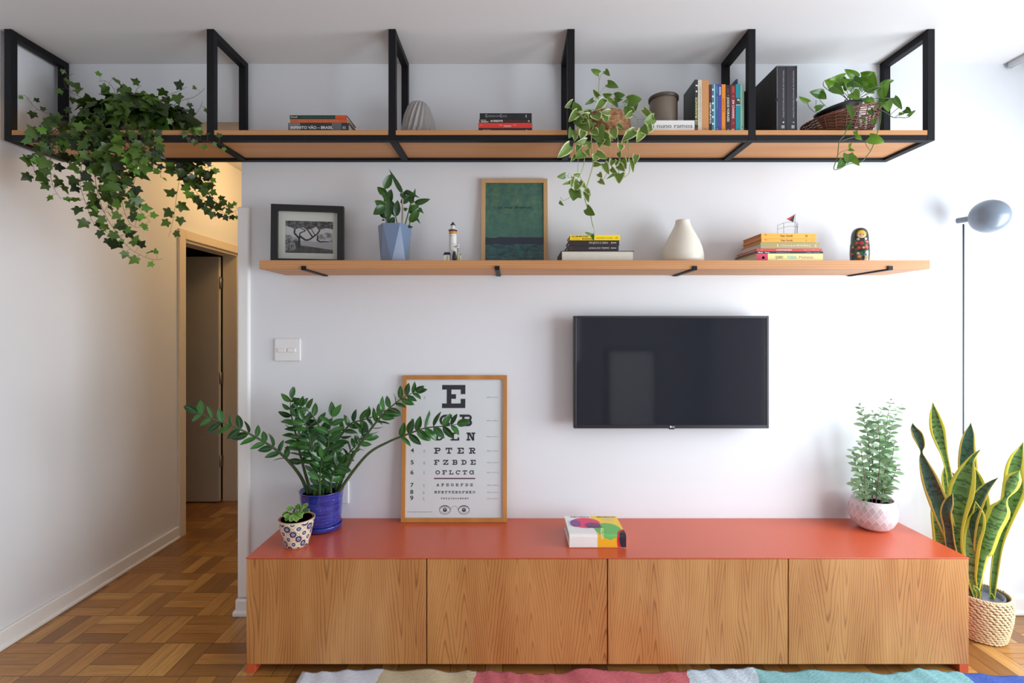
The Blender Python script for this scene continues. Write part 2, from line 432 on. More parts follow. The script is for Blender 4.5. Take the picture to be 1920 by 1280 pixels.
for z in (.35, 1.05, 1.85):
    b = MB(); b.tube([(XL-.118, DY1-.06, z-.05), (XL-.118, DY1-.06, z+.05)], .007, mat('hinge_steel', (190, 186, 176), .35, .8), 8)
    b.box(XL-.125, XL-.095, DY1-.062, DY1-.058, z-.045, z+.045, mat('hinge_steel', (190, 186, 176), .35, .8)); b.build('hinge', dl)

# ------------------------------------------------------------ curtain rails
def rail(x0, y0, lab):
    t = thing('curtain_rail', lab, 'curtain rail', (x0, y0, HC), 'curtain rails on the ceiling')
    m = mat('brushed_aluminium', (200, 200, 202), .35, .85)
    b = MB(); b.box(x0-.011, x0+.011, -3.6, y0, HC-.026, HC, m); b.box(x0-.013, x0-.009, -3.6, y0, HC-.028, HC-.022, m); b.box(x0+.009, x0+.013, -3.6, y0, HC-.028, HC-.022, m)
    b.build('track', t, bev=.002)
    b = MB(); b.box(x0-.012, x0+.012, y0, y0+.004, HC-.028, HC, mat('rail_cap', (168, 168, 170), .4)); b.build('end_cap', t, bev=.001)
rail(2.545, -.012, 'aluminium ceiling curtain rail, the one nearer the hanging shelf')
rail(2.63, -.03, 'aluminium ceiling curtain rail at the right edge, nearer the window')

# ------------------------------------------------------------ sideboard
SX0, SX1, SYF, SZ, SB = -1.1305, 1.942, -.45, .490, .038
t = thing('sideboard', 'long low sideboard with orange-red laminate top and four oak doors', 'sideboard', (.4, -.22, 0))
b = MB(); b.box(SX0, SX1, SYF-.001, -.001, SZ-.0045, SZ, m_red); b.build('top', t, bev=.001)
b = MB(); b.box(SX0+.001, SX1-.001, SYF+.022, -.006, SB+.002, SZ-.005, m_red); b.build('carcass', t)
n = 4; dw = (SX1-SX0)/n
for i in range(n):
    b = MB(); b.box(SX0+i*dw+(.002 if i == 0 else .0025), SX0+(i+1)*dw-(.002 if i == 3 else .0025), SYF, SYF+.02, SB, SZ-.006, m_oakz[i]); b.build('door', t, bev=.0008)
for x in (SX0+.001, SX1-.039):
    b = MB(); b.box(x, x+.038, SYF+.002, -.01, 0, SB, m_red); b.build('foot', t, bev=.001)

# ------------------------------------------------------------ hanging shelf on the ceiling
PXS = [-2.288, -1.369, -.5445, .268, 1.089, 1.9025]; YF, YK = -.304, -.004; BZ0, BZ1 = 2.316, 2.341; PW = .0165
t = thing('hanging_shelf', 'long black steel framed shelf with oak boards hanging from the ceiling', 'shelf', (-.19, -.15, BZ0))
for x in PXS:
    b = MB(); b.box(x-PW, x+PW, YF, YF+.03, BZ0, HC, m_blk); b.box(x-PW, x+PW, YK-.03, YK, BZ0, HC-.001, m_blk)
    b.box(x-PW, x+PW, YF+.03, YK-.03, HC-.032, HC-.001, m_blk); b.box(x-PW, x+PW, YF+.03, YK-.03, BZ0, BZ1, m_blk); b.build('hanger_frame', t, bev=.0015)
b = MB()
for x0, x1 in zip(PXS, PXS[1:]): b.box(x0+PW, x1-PW, YF, YF+.03, BZ0, BZ1, m_blk)
b.build('front_rail', t, bev=.0015)
b = MB()
for x0, x1 in zip(PXS, PXS[1:]): b.box(x0+PW, x1-PW, YK-.03, YK, BZ0, BZ1, m_blk)
b.build('back_rail', t, bev=.0015)
for x0, x1 in zip(PXS, PXS[1:]):
    b = MB(); b.box(x0+PW+.0005, x1-PW-.0005, YF+.001, YK, BZ1+.0003, 2.363, m_oakx)
    b.box(x0+PW+.001, x1-PW-.001, YF+.031, YK-.031, BZ0+.012, BZ1+.0003, m_oakx); b.build('board', t, bev=.0006)
UZ = 2.363
# ------------------------------------------------------------ wall shelf
t = thing('wall_shelf', 'thick oak wall shelf on black steel brackets above the television', 'shelf', (.38, -.137, 1.737))
LZ0, LZ = 1.737, 1.777
b = MB(); b.box(-1.162, 1.922, -.274, 0, LZ0, LZ, m_oakx); b.build('board', t, bev=.0012)
for x in (-.956, -.068, .838, 1.735):
    b = MB(); b.box(x-.011, x+.011, -.279, 0, LZ0-.006, LZ0, m_blk); b.box(x-.011, x+.011, -.281, -.275, LZ0-.006, LZ0+.013, m_blk); b.build('bracket', t, bev=.001)

# ------------------------------------------------------------ television
t = thing('television', 'black flat screen television mounted on the white wall', 'television', (.788, -.05, 1.25))
TX0, TX1, TZ0, TZ1, TY = .3056, 1.2695, .970, 1.526, -.10
m_bez = mat('tv_bezel', (36, 36, 40), .35); m_scr = NT('tv_screen').set(.06, 0, .5).mat
m_scr.node_tree.nodes['Principled BSDF'].inputs['Base Color'].default_value = (.016, .018, .026, 1)
b = MB(); b.box(TX0, TX0+.012, TY, -.06, TZ0, TZ1, m_bez); b.box(TX1-.012, TX1, TY, -.06, TZ0, TZ1, m_bez)
b.box(TX0+.012, TX1-.012, TY, -.06, TZ1-.012, TZ1, m_bez); b.box(TX0+.012, TX1-.012, TY, -.06, TZ0, TZ0+.017, m_bez)
b.box(TX0+.003, TX1-.003, -.075, -.045, TZ0+.003, TZ1-.003, m_bez); bz = b.build('bezel', t, bev=.0015)
b = MB(); b.box(TX0+.008, TX1-.008, TY+.003, TY+.02, TZ0+.014, TZ1-.008, m_scr); b.build('screen', t)
lx, lz = XX(1260, TY), ZZ(800, TY)
b = MB(); mg = P((225, 225, 228)); b.lathe([(.0045, 0), (.0045, .0006)], (lx-.006, TY, lz), mg, 20, Matrix.Rotation(PI/2, 3, 'X')); text(b, 'LG', mg, (lx+.001, TY-.0004, lz-.0035), (1, 0, 0), (0, 0, 1), .007, bold=True)
b.build('logo', bz)
b = MB(); b.box(lx-.013, lx+.013, TY+.002, TY+.02, TZ0-.005, TZ0, m_bez); b.build('sensor', t, bev=.001)
b = MB(); b.box(.58, 1.0, -.045, 0, 1.08, 1.42, m_blk); b.build('wall_mount', t)

# ------------------------------------------------------------ switch and socket
m_pl = mat('switch_plastic', (235, 235, 235), .3, var=.005)
t = thing('light_switch', 'white square switch plate with two rockers on the wall', 'switch', (-1.149, -.004, 1.352))
b = MB(); b.box(-1.216, -1.082, -.011, 0, 1.2965, 1.413, m_pl); b.build('plate', t, bev=.006)
for x0 in (-1.198, -1.148):
    b = MB(); b.box(x0, x0+.043, -.017, -.010, 1.342, 1.363, m_pl); b.build('rocker', t, bev=.004)
t = thing('wall_socket', 'white socket plate on the wall behind the blue plant pot', 'socket', (-.91, -.004, .62))
b = MB(); b.box(-.985, -.836, -.010, 0, .566, .682, m_pl); b.build('plate', t, bev=.006)
for x0 in (-.945, -.885):
    b = MB(); b.box(x0-.018, x0+.018, -.012, -.0095, .60, .635, mat('socket_insert', (215, 215, 215), .4)); b.build('insert', t, bev=.003)

# ------------------------------------------------------------ floor lamp
t = thing('floor_lamp', 'slim grey floor lamp with an egg shaped head at the right', 'lamp', (2.246, -.05, 0))
m_lamp = mat('lamp_grey', (122, 134, 148), .28, spec=.6, var=.01)
pt = Vector((XX(1806.5, -.05), -.05, 0)); zt = ZZ(420, -.05)
b = MB(); b.lathe([(.0, 0), (.034, 0), (.034, .014), (.0, .016)], pt, m_lamp, 32); b.build('base', t, bev=.001)
b = MB(); b.tube([pt+Vector((0, 0, .012)), pt+Vector((0, 0, zt))], .0042, mat('lamp_pole', (92, 98, 112), .35, .3), 10); b.build('pole', t)
A = W(1795, 414, -.04); Bp = W(1829, 408, -.115); b = MB(); b.tube([A, Bp], .0145, m_lamp, 20); b.build('arm', t, bev=.001)
c = W(1855, 405.5, -.165); b = MB(); M_ = Matrix.Rotation(math.radians(10), 3, 'Z') @ Matrix.Rotation(math.radians(-3), 3, 'Y')
b.ball(c, (.079, .079, .079), m_lamp, 48, M_); b.build('lamp_shade', t)

# ------------------------------------------------------------ rug
def ruginside():
    t = NT('rug_weave'); t.set(.95, 0, .2); x, y, z = t.sep(t.obj())
    n = t.noise(t.comb(x, y, 0), 30, 2); n2 = t.noise(t.comb(t.math('MULTIPLY', x, 60), t.math('MULTIPLY', y, 300), 0), 1, 2)
    xx = t.math('ADD', t.math('ADD', x, t.math('MULTIPLY', t.math('SUBTRACT', n, .5), .02)), t.math('MULTIPLY', y, -.12))
    f = t.math('DIVIDE', t.math('ADD', xx, 1.2), 3.0)      # -1.2..1.8 local -> 0..1
    r = t.n('ShaderNodeValToRGB'); t.L(f, r.inputs[0]); r.color_ramp.interpolation = 'CONSTANT'
    st = [(-.0, (226, 232, 244)), (.2, (206, 192, 160)), (.37, (206, 108, 116)), (.64, (206, 224, 238)), (.72, (134, 186, 192)), (.90, (70, 98, 178))]
    st = [(p, lin(c)) for p, c in st]
    # positions are exact pixel borders worked out on the floor
    bd = [None, 688, 890, 1283, 1405, 1790]
    e = r.color_ramp.elements
    while len(e) < len(st): e.new(.5)
    for q, (p, c), px in zip(e, st, bd):
        q.position = 0 if px is None else ((px-960)/438-.64+1.2+.12*.0)/3.0; q.color = (*c, 1)
    c = t.mix(t.math('MULTIPLY', n2, .5), r.outputs[0], t.mix(.5, r.outputs[0], (0.08, .07, .07)))
    t.base(c); t.bump(n2, .9, .006); return t.mat
m_rug = ruginside()
b = MB(); nx, ny = 150, 30; X0, X1, Y0, Y1 = -.885, 2.19, -.458, -1.9; rg = random.Random(4)
def rz(x, y):
    k = max(0, 1-(Y0-y)/.35)
    return .010+k*(.007*math.sin(x*26+y*9+math.sin(x*7)*2)**4+.015*max(0, math.sin(x*9+y*5+1))**5)
for top in (1, 0):
    for j in range(ny+1):
        for i in range(nx+1):
            x = X0+(X1-X0)*i/nx; v = (j/ny)**1.5; y = Y0+(Y1-Y0)*v
            yo = -.006*math.sin(x*4+1)-.04*max(0, (x-1.75)/.44)**2.2-.008*math.sin(x*13)
            y += yo*(1-v); x += -.03*v*(1 if i == 0 else 0)
            b.v.append(Vector((x, y, rz(x, y) if top else .001)))
N1 = (nx+1)*(ny+1)
for j in range(ny):
    for i in range(nx):
        q = j*(nx+1)+i; b.face((q, q+nx+1, q+nx+2, q+1), m_rug, True); b.face((N1+q, N1+q+1, N1+q+nx+2, N1+q+nx+1), m_rug)
for i in range(nx): b.face((i, i+1, N1+i+1, N1+i), m_rug); q = ny*(nx+1)+i; b.face((q+1, q, N1+q, N1+q+1), m_rug)
for j in range(ny): q = j*(nx+1); b.face((q, N1+q, N1+q+nx+1, q+nx+1), m_rug); q += nx; b.face((q+nx+1, N1+q+nx+1, N1+q, q), m_rug)
tag(b.build('rug', loc=(.64, Y0, 0)), 'striped woven rug in white, cream, pink, teal and blue on the floor', 'rug')
# ------------------------------------------------------------ books
m_pages = NT('book_pages'); m_pages.set(.9, 0, .1)
_x, _y, _z = m_pages.sep(m_pages.obj()); _n = m_pages.noise(m_pages.comb(m_pages.math('MULTIPLY', _x, 30), m_pages.math('MULTIPLY', _y, 30), m_pages.math('MULTIPLY', _z, 1500)), 1, 1)
m_pages.base(m_pages.mix(_n, lin((226, 220, 206)), lin((190, 184, 172)))); m_pages = m_pages.mat
m_pagesv = NT('book_pages_upright'); m_pagesv.set(.9, 0, .1)
_x, _y, _z = m_pagesv.sep(m_pagesv.obj()); _n = m_pagesv.noise(m_pagesv.comb(m_pagesv.math('MULTIPLY', _x, 1500), 0, 0), 1, 1)
m_pagesv.base(m_pagesv.mix(_n, lin((226, 220, 206)), lin((190, 184, 172)))); m_pagesv = m_pagesv.mat
def cov(rgb, r=.42): return mat('cover_%02x%02x%02x' % tuple(rgb), rgb, r, var=.03)
XD, ZD, NZ = Vector((1, 0, 0)), Vector((0, 0, 1)), Vector((0, 0, -1))
BKU, BKL = 'books lying flat on the hanging shelf', 'books lying flat on the wall shelf'
def flat_book(label, px0, px1, pyt, pyb, yf, dep, rgb, prints=(), group=None, zb=None, spine='front', cvt=.0022, patches=(), pg=None):
    x0, x1 = XX(px0, yf), XX(px1, yf); z1 = ZZ(pyt, yf); z0 = ZZ(pyb, yf) if zb is None else zb; z0 += .0004
    t = thing('book', label, 'book', ((x0+x1)/2, yf+dep/2, z0), group); c = cov(rgb); b = MB()
    b.box(x0, x1, yf, yf+dep, z0, z0+cvt, c); b.box(x0, x1, yf, yf+dep, z1-cvt, z1, c)
    if spine == 'front': b.box(x0, x1, yf, yf+cvt, z0+cvt, z1-cvt, c)
    elif spine == 'left': b.box(x0, x0+cvt, yf, yf+dep, z0+cvt, z1-cvt, c)
    h = z1-z0; fy = yf-.0004
    for (u0, u1, v0, v1, col) in patches:
        b.poly([(x0+u0*(x1-x0), fy+.0002, z0+v0*h), (x0+u1*(x1-x0), fy+.0002, z0+v0*h), (x0+u1*(x1-x0), fy+.0002, z0+v1*h), (x0+u0*(x1-x0), fy+.0002, z0+v1*h)], P(col))
    for (s_, u0, u1, v, hh, col, *bo) in prints:
        text(b, s_, P(col), (x0+u0*(x1-x0), fy, z0+v*h), XD, ZD, hh*h, (u1-u0)*(x1-x0), bold=bool(bo))
    b.build('cover', t)
    b = MB(); i = .004
    b.box(x0+(i if spine != 'left' else cvt), x1-i, yf+(cvt if spine == 'front' else i*.4), yf+dep-i, z0+cvt+.0001, z1-cvt-.0001, pg or m_pages); b.build('pages', t)
    return t
def upright_book(label, px0, px1, pyt, yf, dep, rgb, prints=(), group=None, zb=UZ, patches=(), cvt=.0018, title_down=True):
    x0, x1 = XX(px0, yf)+.0003, XX(px1, yf)-.0003; z1 = ZZ(pyt, yf); z0 = zb+.0004; h = z1-z0; w_ = x1-x0
    t = thing('book', label, 'book', ((x0+x1)/2, yf+dep/2, z0), group); c = cov(rgb); b = MB()
    b.box(x0, x0+cvt, yf, yf+dep, z0, z1, c); b.box(x1-cvt, x1, yf, yf+dep, z0, z1, c); b.box(x0+cvt, x1-cvt, yf, yf+cvt, z0, z1, c)
    fy = yf-.0004
    for (u0, u1, v0, v1, col) in patches:
        b.poly([(x0+u0*w_, fy+.0002, z0+v0*h), (x0+u1*w_, fy+.0002, z0+v0*h), (x0+u1*w_, fy+.0002, z0+v1*h), (x0+u0*w_, fy+.0002, z0+v1*h)], P(col))
    for (s_, v0, v1, u, uh, col, *bo) in prints:   # v0 start, v1 end along height; reading down if v1 < v0
        down = v1 < v0
        text(b, s_, P(col), (x0+u*w_, fy, z0+v0*h), NZ if down else ZD, XD if down else -XD, uh*w_, abs(v1-v0)*h, bold=bool(bo))
    b.build('cover', t)
    b = MB(); i = .003; b.box(x0+cvt, x1-cvt, yf+cvt, yf+dep-i, z0+i*.4, z1-i, m_pagesv); b.build('pages', t)
    return t
WH, BK = (232, 232, 228), (24, 24, 26)
YU = -.28
# bay 2
flat_book('thick grey and black book titled Infinito Vão Brasil at the bottom of its stack', 540, 653.7, 230.3, 0, YU, .15, (42, 46, 54),
    [('INFINITO VÃO – BRASIL', .045, .74, .34, .30, WH, 1), ('02', .90, .955, .34, .28, (200, 200, 196), 1)], BKU, UZ, patches=[(0, .20, 0, 1, (112, 114, 118)), (.72, .88, 0, 1, (96, 100, 106))])
flat_book('orange book in the middle of the stack beside the ivy bay', 544, 651, 223.2, 230.2, YU, .14, (190, 92, 44),
    [('Zumthor  –  o atlas das casas modernas', .14, .85, .30, .36, (222, 140, 92))], BKU)
flat_book('dark green book with an orange end on top of its stack', 543.3, 650, 216, 223, YU, .14, (24, 52, 46),
    [('Dwell', .02, .13, .28, .45, WH), ('arquitetura para um novo modo de viver', .2, .78, .34, .30, (70, 140, 116))], BKU, patches=[(.8, 1, 0, 1, (202, 76, 36))])
# bay 3
flat_book('thin black book at the very bottom beneath the bright red one', 897.2, 997.6, 240, 0, YU, .15, (28, 28, 38), [('HISTÓRIAS', .08, .23, .42, .22, (170, 170, 176), 1), ('contos reunidos', .4, .6, .42, .2, (84, 80, 110)), ('r', .89, .91, .4, .34, WH, 1)], BKU, UZ)
flat_book('bright red book in a stack of otherwise black books', 897, 998, 230.4, 240, YU, .15, (214, 56, 44), [('PASSADO', .47, .61, .20, .34, (240, 190, 180), 1), ('autor', .03, .09, .5, .22, (238, 160, 140)), ('* *', .39, .44, .2, .5, (244, 216, 208)), ('* *', .65, .70, .2, .5, (244, 216, 208))], BKU)
flat_book('black book with the white title Acredite lying on the red book', 898.6, 997, 223.6, 230.4, YU, .145, (30, 22, 22), [('RYAN', .03, .13, .55, .34, (206, 206, 170), 1), ('HOLIDAY', .03, .18, .10, .34, WH, 1), ('ACREDITE', .21, .45, .28, .5, WH, 1), ('ESTOU MENTINDO PARA VOCÊ', .47, .88, .32, .4, (120, 40, 60)), ('D', .93, .96, .3, .4, WH, 1)], BKU)
flat_book('black book with thin silver title Chamado do Cuco topmost of its stack', 899.4, 997, 212.2, 223.6, YU, .145, (24, 26, 28), [('C', .11, .15, .35, .46, (200, 200, 200)), ('HAMADO DO', .155, .37, .36, .3, (150, 150, 150)), ('C', .385, .43, .35, .46, (200, 200, 200)), ('UCO', .435, .52, .36, .3, (150, 150, 150)), ('l', .885, .90, .3, .45, (190, 190, 190))], BKU)
# bay 4: book lying flat under the tin
flat_book('white book titled nuno ramos lying flat beneath the brown tin', 1219, 1302.4, 225.6, 0, YU, .20, (226, 224, 222), [('i nuno ramos', .07, .95, .36, .36, (70, 70, 72))], BKU, UZ, cvt=.003)
GV = 'upright books on the hanging shelf'
def up(*a, **k): upright_book(*a, group=GV, **k)
up('tall dark green book titled Os Iranianos at the left end of the row', 1302.8, 1308.5, 149.2, YU, .154, (38, 48, 40), [('OS IRANIANOS', .14, .66, .85, .75, (196, 196, 120), 1), ('1', .76, .79, .8, .5, WH), ('J', .84, .90, .85, .6, WH)], patches=[(0, 1, .6, 1, (44, 46, 50)), (.1, .9, 0, .08, (150, 50, 54))])
up('cream spined tall book right of the dark green one', 1308.6, 1316.3, 149.8, YU, .15, (204, 196, 180), [('o livro das casas e dos jardins', .2, .88, .72, .42, (150, 144, 132))])
up('broad plain tan book in the row of upright books', 1316.4, 1329.2, 150.2, YU, .15, (196, 138, 86), [('a', .05, .075, .5, .2, (70, 48, 34)), ('–––', .49, .495, .3, .2, (150, 100, 60))])
up('black book with the white title Obstaurysys read downwards', 1329.5, 1334.6, 158.4, YU, .14, (34, 30, 34), [('OBSTAURYSYS', .62, .18, .2, .6, WH, 1)], patches=[(0, 1, .66, 1, (86, 34, 44))])
up('teal book with white squares and a pale blue edge', 1334.8, 1340.9, 158, YU, .14, (70, 112, 124), patches=[(.05, .55, v/14+.01, v/14+.05, (226, 228, 216)) for v in range(0, 14, 2)]+[(.68, 1, 0, 1, (150, 208, 232))])
up('deep blue slim book left of the purple one', 1341, 1346.8, 157.8, YU, .14, (30, 92, 128), [('LARSSON', .80, .95, .75, .4, (120, 176, 200)), ('uma breve história', .48, .74, .75, .4, (120, 176, 200)), ('o', .05, .07, .8, .5, WH, 1)])
up('purple book in the row of upright books', 1346.9, 1353.2, 157, YU, .14, (82, 60, 150), [('INVISÍVEL', .93, .76, .25, .5, WH, 1), ('o', .05, .07, .7, .4, BK, 1)])
up('orange book titled Invictus read downwards', 1353.3, 1360.4, 158, YU, .14, (222, 136, 32), [('INVICTUS', .70, .42, .22, .5, (140, 72, 26)), ('o', .05, .07, .65, .35, (190, 60, 30), 1)])
up('dark book titled Jogos Vorazes with a white title', 1360.5, 1370, 159.4, YU, .145, (42, 30, 32), [('JOGOS VORAZES', .74, .22, .30, .42, (226, 220, 214), 1), ('ROCCO', .06, .04, .5, .2, WH), ('A', .76, .79, .65, .3, (180, 160, 110))], patches=[(.3, .62, .82, .93, (110, 30, 60)), (.25, .75, .045, .065, (120, 112, 108))])
up('dark red book titled Em Chamas beside Jogos Vorazes', 1370.1, 1379.4, 159.6, YU, .145, (128, 28, 40), [('EM CHAMAS', .68, .29, .30, .42, (236, 226, 220), 1), ('A', .74, .78, .65, .3, (214, 150, 60)), ('A', .17, .21, .65, .3, (214, 150, 60))], patches=[(.3, .7, .84, .97, (176, 76, 40)), (.1, .8, .045, .065, (210, 200, 196))])
up('turquoise book with a dark grey band', 1379.7, 1388.2, 158, YU, .095, (0, 150, 164), [('J', .62, .69, .72, .4, WH, 1), ('o', .05, .07, .65, .3, BK, 1)], patches=[(0, 1, .575, .71, (60, 62, 64)), (0, 1, .56, .575, (220, 224, 226))])
up('pale mint green slim book near the right end', 1388.3, 1395.1, 160.2, YU, .14, (168, 216, 190), [('pequenas histórias', .5, .9, .7, .36, (120, 170, 146)), ('b', .09, .13, .7, .4, (60, 90, 80))])
up('short black book at the right end of the row', 1394.6, 1401.5, 171, -.271, .12, (40, 38, 42), [('a cidade', .70, .94, .7, .4, (96, 92, 96)), ('lim', .05, .11, .7, .45, WH, 1)])
up('tall navy book pushed in behind the turquoise one', 1380.2, 1383.4, 148.2, -.175, .13, (30, 58, 90))
# bay 5: two volumes in a slip case
yf = YU; x0, x1, z1 = XX(1456.6, yf), XX(1494.9, yf), ZZ(122.8, yf)
t = thing('slipcase', 'dark grey cardboard slipcase holding two tall black volumes', 'book case', ((x0+x1)/2, -.16, UZ))
mc = mat('slipcase_card', (58, 54, 52), .6, var=.03); me_ = mat('slipcase_edge', (128, 128, 132), .6); z0 = UZ+.0004
b = MB(); xd = .0022
def side(xa, xb):
    zc = z0+(z1-z0)*.49; r = .009
    pr = [(yf, z0), (yf, zc-r)]+[(yf+r*math.sin(a), zc-r*math.cos(a)) for a in [PI*k/8 for k in range(1, 8)]]+[(yf, zc+r), (yf, z1), (yf+.235, z1), (yf+.235, z0)]
    k = len(pr); bb = len(b.v)
    for x in (xa, xb): b.v += [Vector((x, p[0], p[1])) for p in pr]
    b.face([bb+i for i in range(k)][::-1], mc); b.face([bb+k+i for i in range(k)], mc)
    for i in range(k): j = (i+1) % k; b.face((bb+i, bb+j, bb+k+j, bb+k+i), me_ if pr[i][0] < yf+.02 and pr[j][0] < yf+.02 else mc)
side(x0, x0+xd); side(x1-xd, x1)
b.box(x0+xd, x1-xd, yf, yf+.235, z1-xd, z1, me_); b.box(x0+xd, x1-xd, yf, yf+.235, z0, z0+xd, mc); b.box(x0+xd, x1-xd, yf+.233, yf+.235, z0+xd, z1-xd, mc)
b.build('case', t)
xm = XX(1474.6, yf)
for i, (xa, xb, num, lab) in enumerate(((x0+xd+.0006, xm-.001, '1', 'black volume marked 1 in the slipcase, the left of the two'), (xm+.001, x1-xd-.0006, '2', 'black volume marked 2 in the slipcase, the right of the two'))):
    c = cov((40, 38, 46)); tt = thing('book', lab, 'book', ((xa+xb)/2, -.16, z0+xd), 'pair of volumes in the slipcase'); b = MB()
    f0 = yf+.003; zt = z1-xd-.003; zb_ = z0+xd+.0004
    b.box(xa, xa+.002, f0, f0+.21, zb_, zt, c); b.box(xb-.002, xb, f0, f0+.21, zb_, zt, c); b.box(xa+.002, xb-.002, f0, f0+.002, zb_, zt, c)
    h = zt-zb_; g = P((176, 172, 172))
    text(b, 'ARQUITECTURA POPULAR EM PORTUGAL', g, (xb-(.22)*(xb-xa), f0-.0004, zb_+.215*h), ZD, -XD, .0055, .735*h)
    text(b, num, P(WH), (xb-.22*(xb-xa), f0-.0004, zb_+.135*h), ZD, -XD, .0055, .006, bold=True)
    cx_, cz_ = xa+(xb-xa)*.66, zb_+.075*h; q = .0065
    for (a0, a1, c0, c1) in ((-q, q, -q, -q+.001), (-q, q, q-.001, q), (-q, -q+.001, -q, q), (q-.001, q, -q, q), (-.0035, -.0022, -.0045, .0045), (-.0004, .0009, -.0045, .0045), (.0025, .0037, -.0045, .002), (-.0035, .0037, .0030, .0044)):
        b.poly([(cx_+a0, f0-.0004, cz_+c0), (cx_+a1, f0-.0004, cz_+c0), (cx_+a1, f0-.0004, cz_+c1), (cx_+a0, f0-.0004, cz_+c1)], P(WH))
    b.build('cover', tt); b = MB(); b.box(xa+.002, xb-.002, f0+.002, f0+.206, zb_+.001, zt-.003, m_pagesv); b.build('pages', tt)
# wall shelf stacks
YL = -.24
flat_book('large book lying with its grey page edges to the front', 1052.5, 1188.6, 470.2, 0, YL, .21, (30, 32, 36), (), BKL, LZ, 'left', .003)
flat_book('lower of the two dark brown books under the yellow one', 1064, 1159.8, 460.8, 470, -.235, .15, (46, 34, 36), [('LINHA DO TEMPO', .42, .82, .36, .36, (200, 196, 192)), ('0 ===', .86, .95, .4, .3, WH, 1)], BKL, patches=[(.04, .1, .1, .9, (66, 40, 36))])
flat_book('upper of the two dark brown books under the yellow one', 1067, 1161, 450.6, 460.6, -.235, .15, (42, 32, 36), [('PROJETO E OBRA', .40, .78, .38, .34, (200, 196, 192)), ('0 ===', .84, .94, .4, .3, WH, 1)], BKL)
flat_book('bright yellow paperback of Brazilian chronicles on top of its stack', 1069, 1163, 440.4, 450.4, -.235, .145, (244, 210, 20),
    [('AS CEM MELHORES', .03, .36, .56, .32, (60, 44, 20), 1), ('crônicas', .03, .2, .12, .30, (190, 130, 20)), ('BRASILEIRAS', .24, .46, .12, .30, (96, 50, 24), 1), ('seleção Joaquim F. dos Santos', .52, .85, .34, .24, (100, 84, 20)), ('a/l', .90, .95, .32, .3, (180, 60, 24), 1)], BKL)
flat_book('thick pale yellow book titled Toda Mafalda with a pink spine end', 1418.5, 1543, 475.2, 0, YL, .215, (242, 230, 156),
    [('QUINO', .285, .40, .34, .36, (70, 60, 40)), ('TODA', .46, .605, .34, .36, (96, 190, 206), 1), ('Mafalda', .64, .855, .34, .36, (196, 130, 130))], BKL, LZ, patches=[(0, .17, 0, 1, (206, 60, 92)), (.085, .12, .30, .62, (50, 20, 50)), (.095, .108, .36, .5, WH)])
flat_book('thin black comic album lying on the pale yellow book', 1418, 1543.4, 471.2, 475, YL, .225, (36, 30, 38), [('Blast', .03, .10, .2, .6, WH, 1), ('Nury', .13, .2, .2, .6, WH, 1), ('RECONQUISTAS – primeiro ciclo', .3, .5, .3, .34, (190, 184, 190)), ('SORBEL • VALLEE', .74, .94, .3, .34, (190, 184, 190))], BKL)
flat_book('thin red comic album between the black and the khaki books', 1418.5, 1541, 466.2, 471, YL, .21, (212, 62, 62), [('A MORTE DE STÁLIN', .30, .54, .24, .5, WH, 1), ('FABIEN NURY • THIERRY ROBIN', .72, .96, .34, .3, (240, 200, 200)), ('nury', .06, .1, .3, .36, (240, 190, 190))], BKL)
flat_book('khaki hardback with a silvery title in the tallest stack', 1426, 1537.4, 454.4, 466, YL, .20, (166, 152, 104), [('O Conto da Ilha de', .34, .58, .36, .28, WH), ('METRÓPOLIS', .60, .84, .36, .28, WH), ('L', .28, .31, .36, .4, WH, 1), ('@', .91, .94, .34, .34, WH)], BKL)
flat_book('lower orange book titled Van Gogh', 1427.6, 1530.4, 447.4, 454.2, YL, .195, (236, 168, 62), [('Van Gogh', .35, .57, .26, .5, (84, 58, 40), 1), ('*', .06, .1, .2, .7, (190, 120, 60), 1), ('I', .815, .825, .3, .4, (130, 60, 40), 1), ('M S', .91, .97, .3, .4, (214, 140, 80))], BKL, pg=cov((188, 118, 66)))
flat_book('upper orange book titled Van Gogh with a wire figurine standing on it', 1427.4, 1530.6, 437.4, 447.2, YL, .195, (238, 172, 66), [('Van Gogh', .34, .57, .32, .42, (84, 58, 40), 1), ('*', .06, .1, .3, .6, (190, 120, 60), 1), ('II', .8, .84, .32, .36, (130, 60, 40), 1), ('M S', .91, .97, .34, .3, (214, 140, 80))], BKL, pg=cov((188, 118, 66)))
# book on the sideboard --------------------------------------------------
t = thing('book', 'white art book with pink, green and yellow discs lying on the sideboard', 'book', (.38, -.245, SZ))
x0, x1, y0, y1, z0, z1 = .2545, .5065, -.355, -.134, SZ+.0005, .550
b = MB(); wc = cov((236, 232, 228)); b.box(x0, x1, y0+.004, y1, z0, z0+.0028, wc)
r = .012; prof = [(y0, z0+.003), (y0, z1-r)]+[(y0+r-r*math.cos(a), z1-r+r*math.sin(a)) for a in (.4, .8, 1.2, PI/2)]+[(y1, z1)]
dist = [0]
for p, q in zip(prof, prof[1:]): dist.append(dist[-1]+math.hypot(q[0]-p[0], q[1]-p[1]))
def onc(u, dd, off):          # point on the wrapped cover: u across, dd metres from the bottom of the spine
    for i in range(len(prof)-1):
        if dd <= dist[i+1] or i == len(prof)-2:
            k = (dd-dist[i])/(dist[i+1]-dist[i]); p, q = prof[i], prof[i+1]
            y, z = p[0]+(q[0]-p[0])*k, p[1]+(q[1]-p[1])*k
            nn = Vector((0, -(q[1]-p[1]), q[0]-p[0])).normalized(); return Vector((x0+u*(x1-x0), y, z))+nn*off
DT = dist[-1]
for a, c in zip(prof, prof[1:]): b.poly([(x0, a[0], a[1]), (x1, a[0], a[1]), (x1, c[0], c[1]), (x0, c[0], c[1])], wc, True)
b.poly([(x0, y1, z1-.003), (x1, y1, z1-.003), (x1, y0+.003, z1-.003), (x0, y0+.003, z1-.003)], wc)
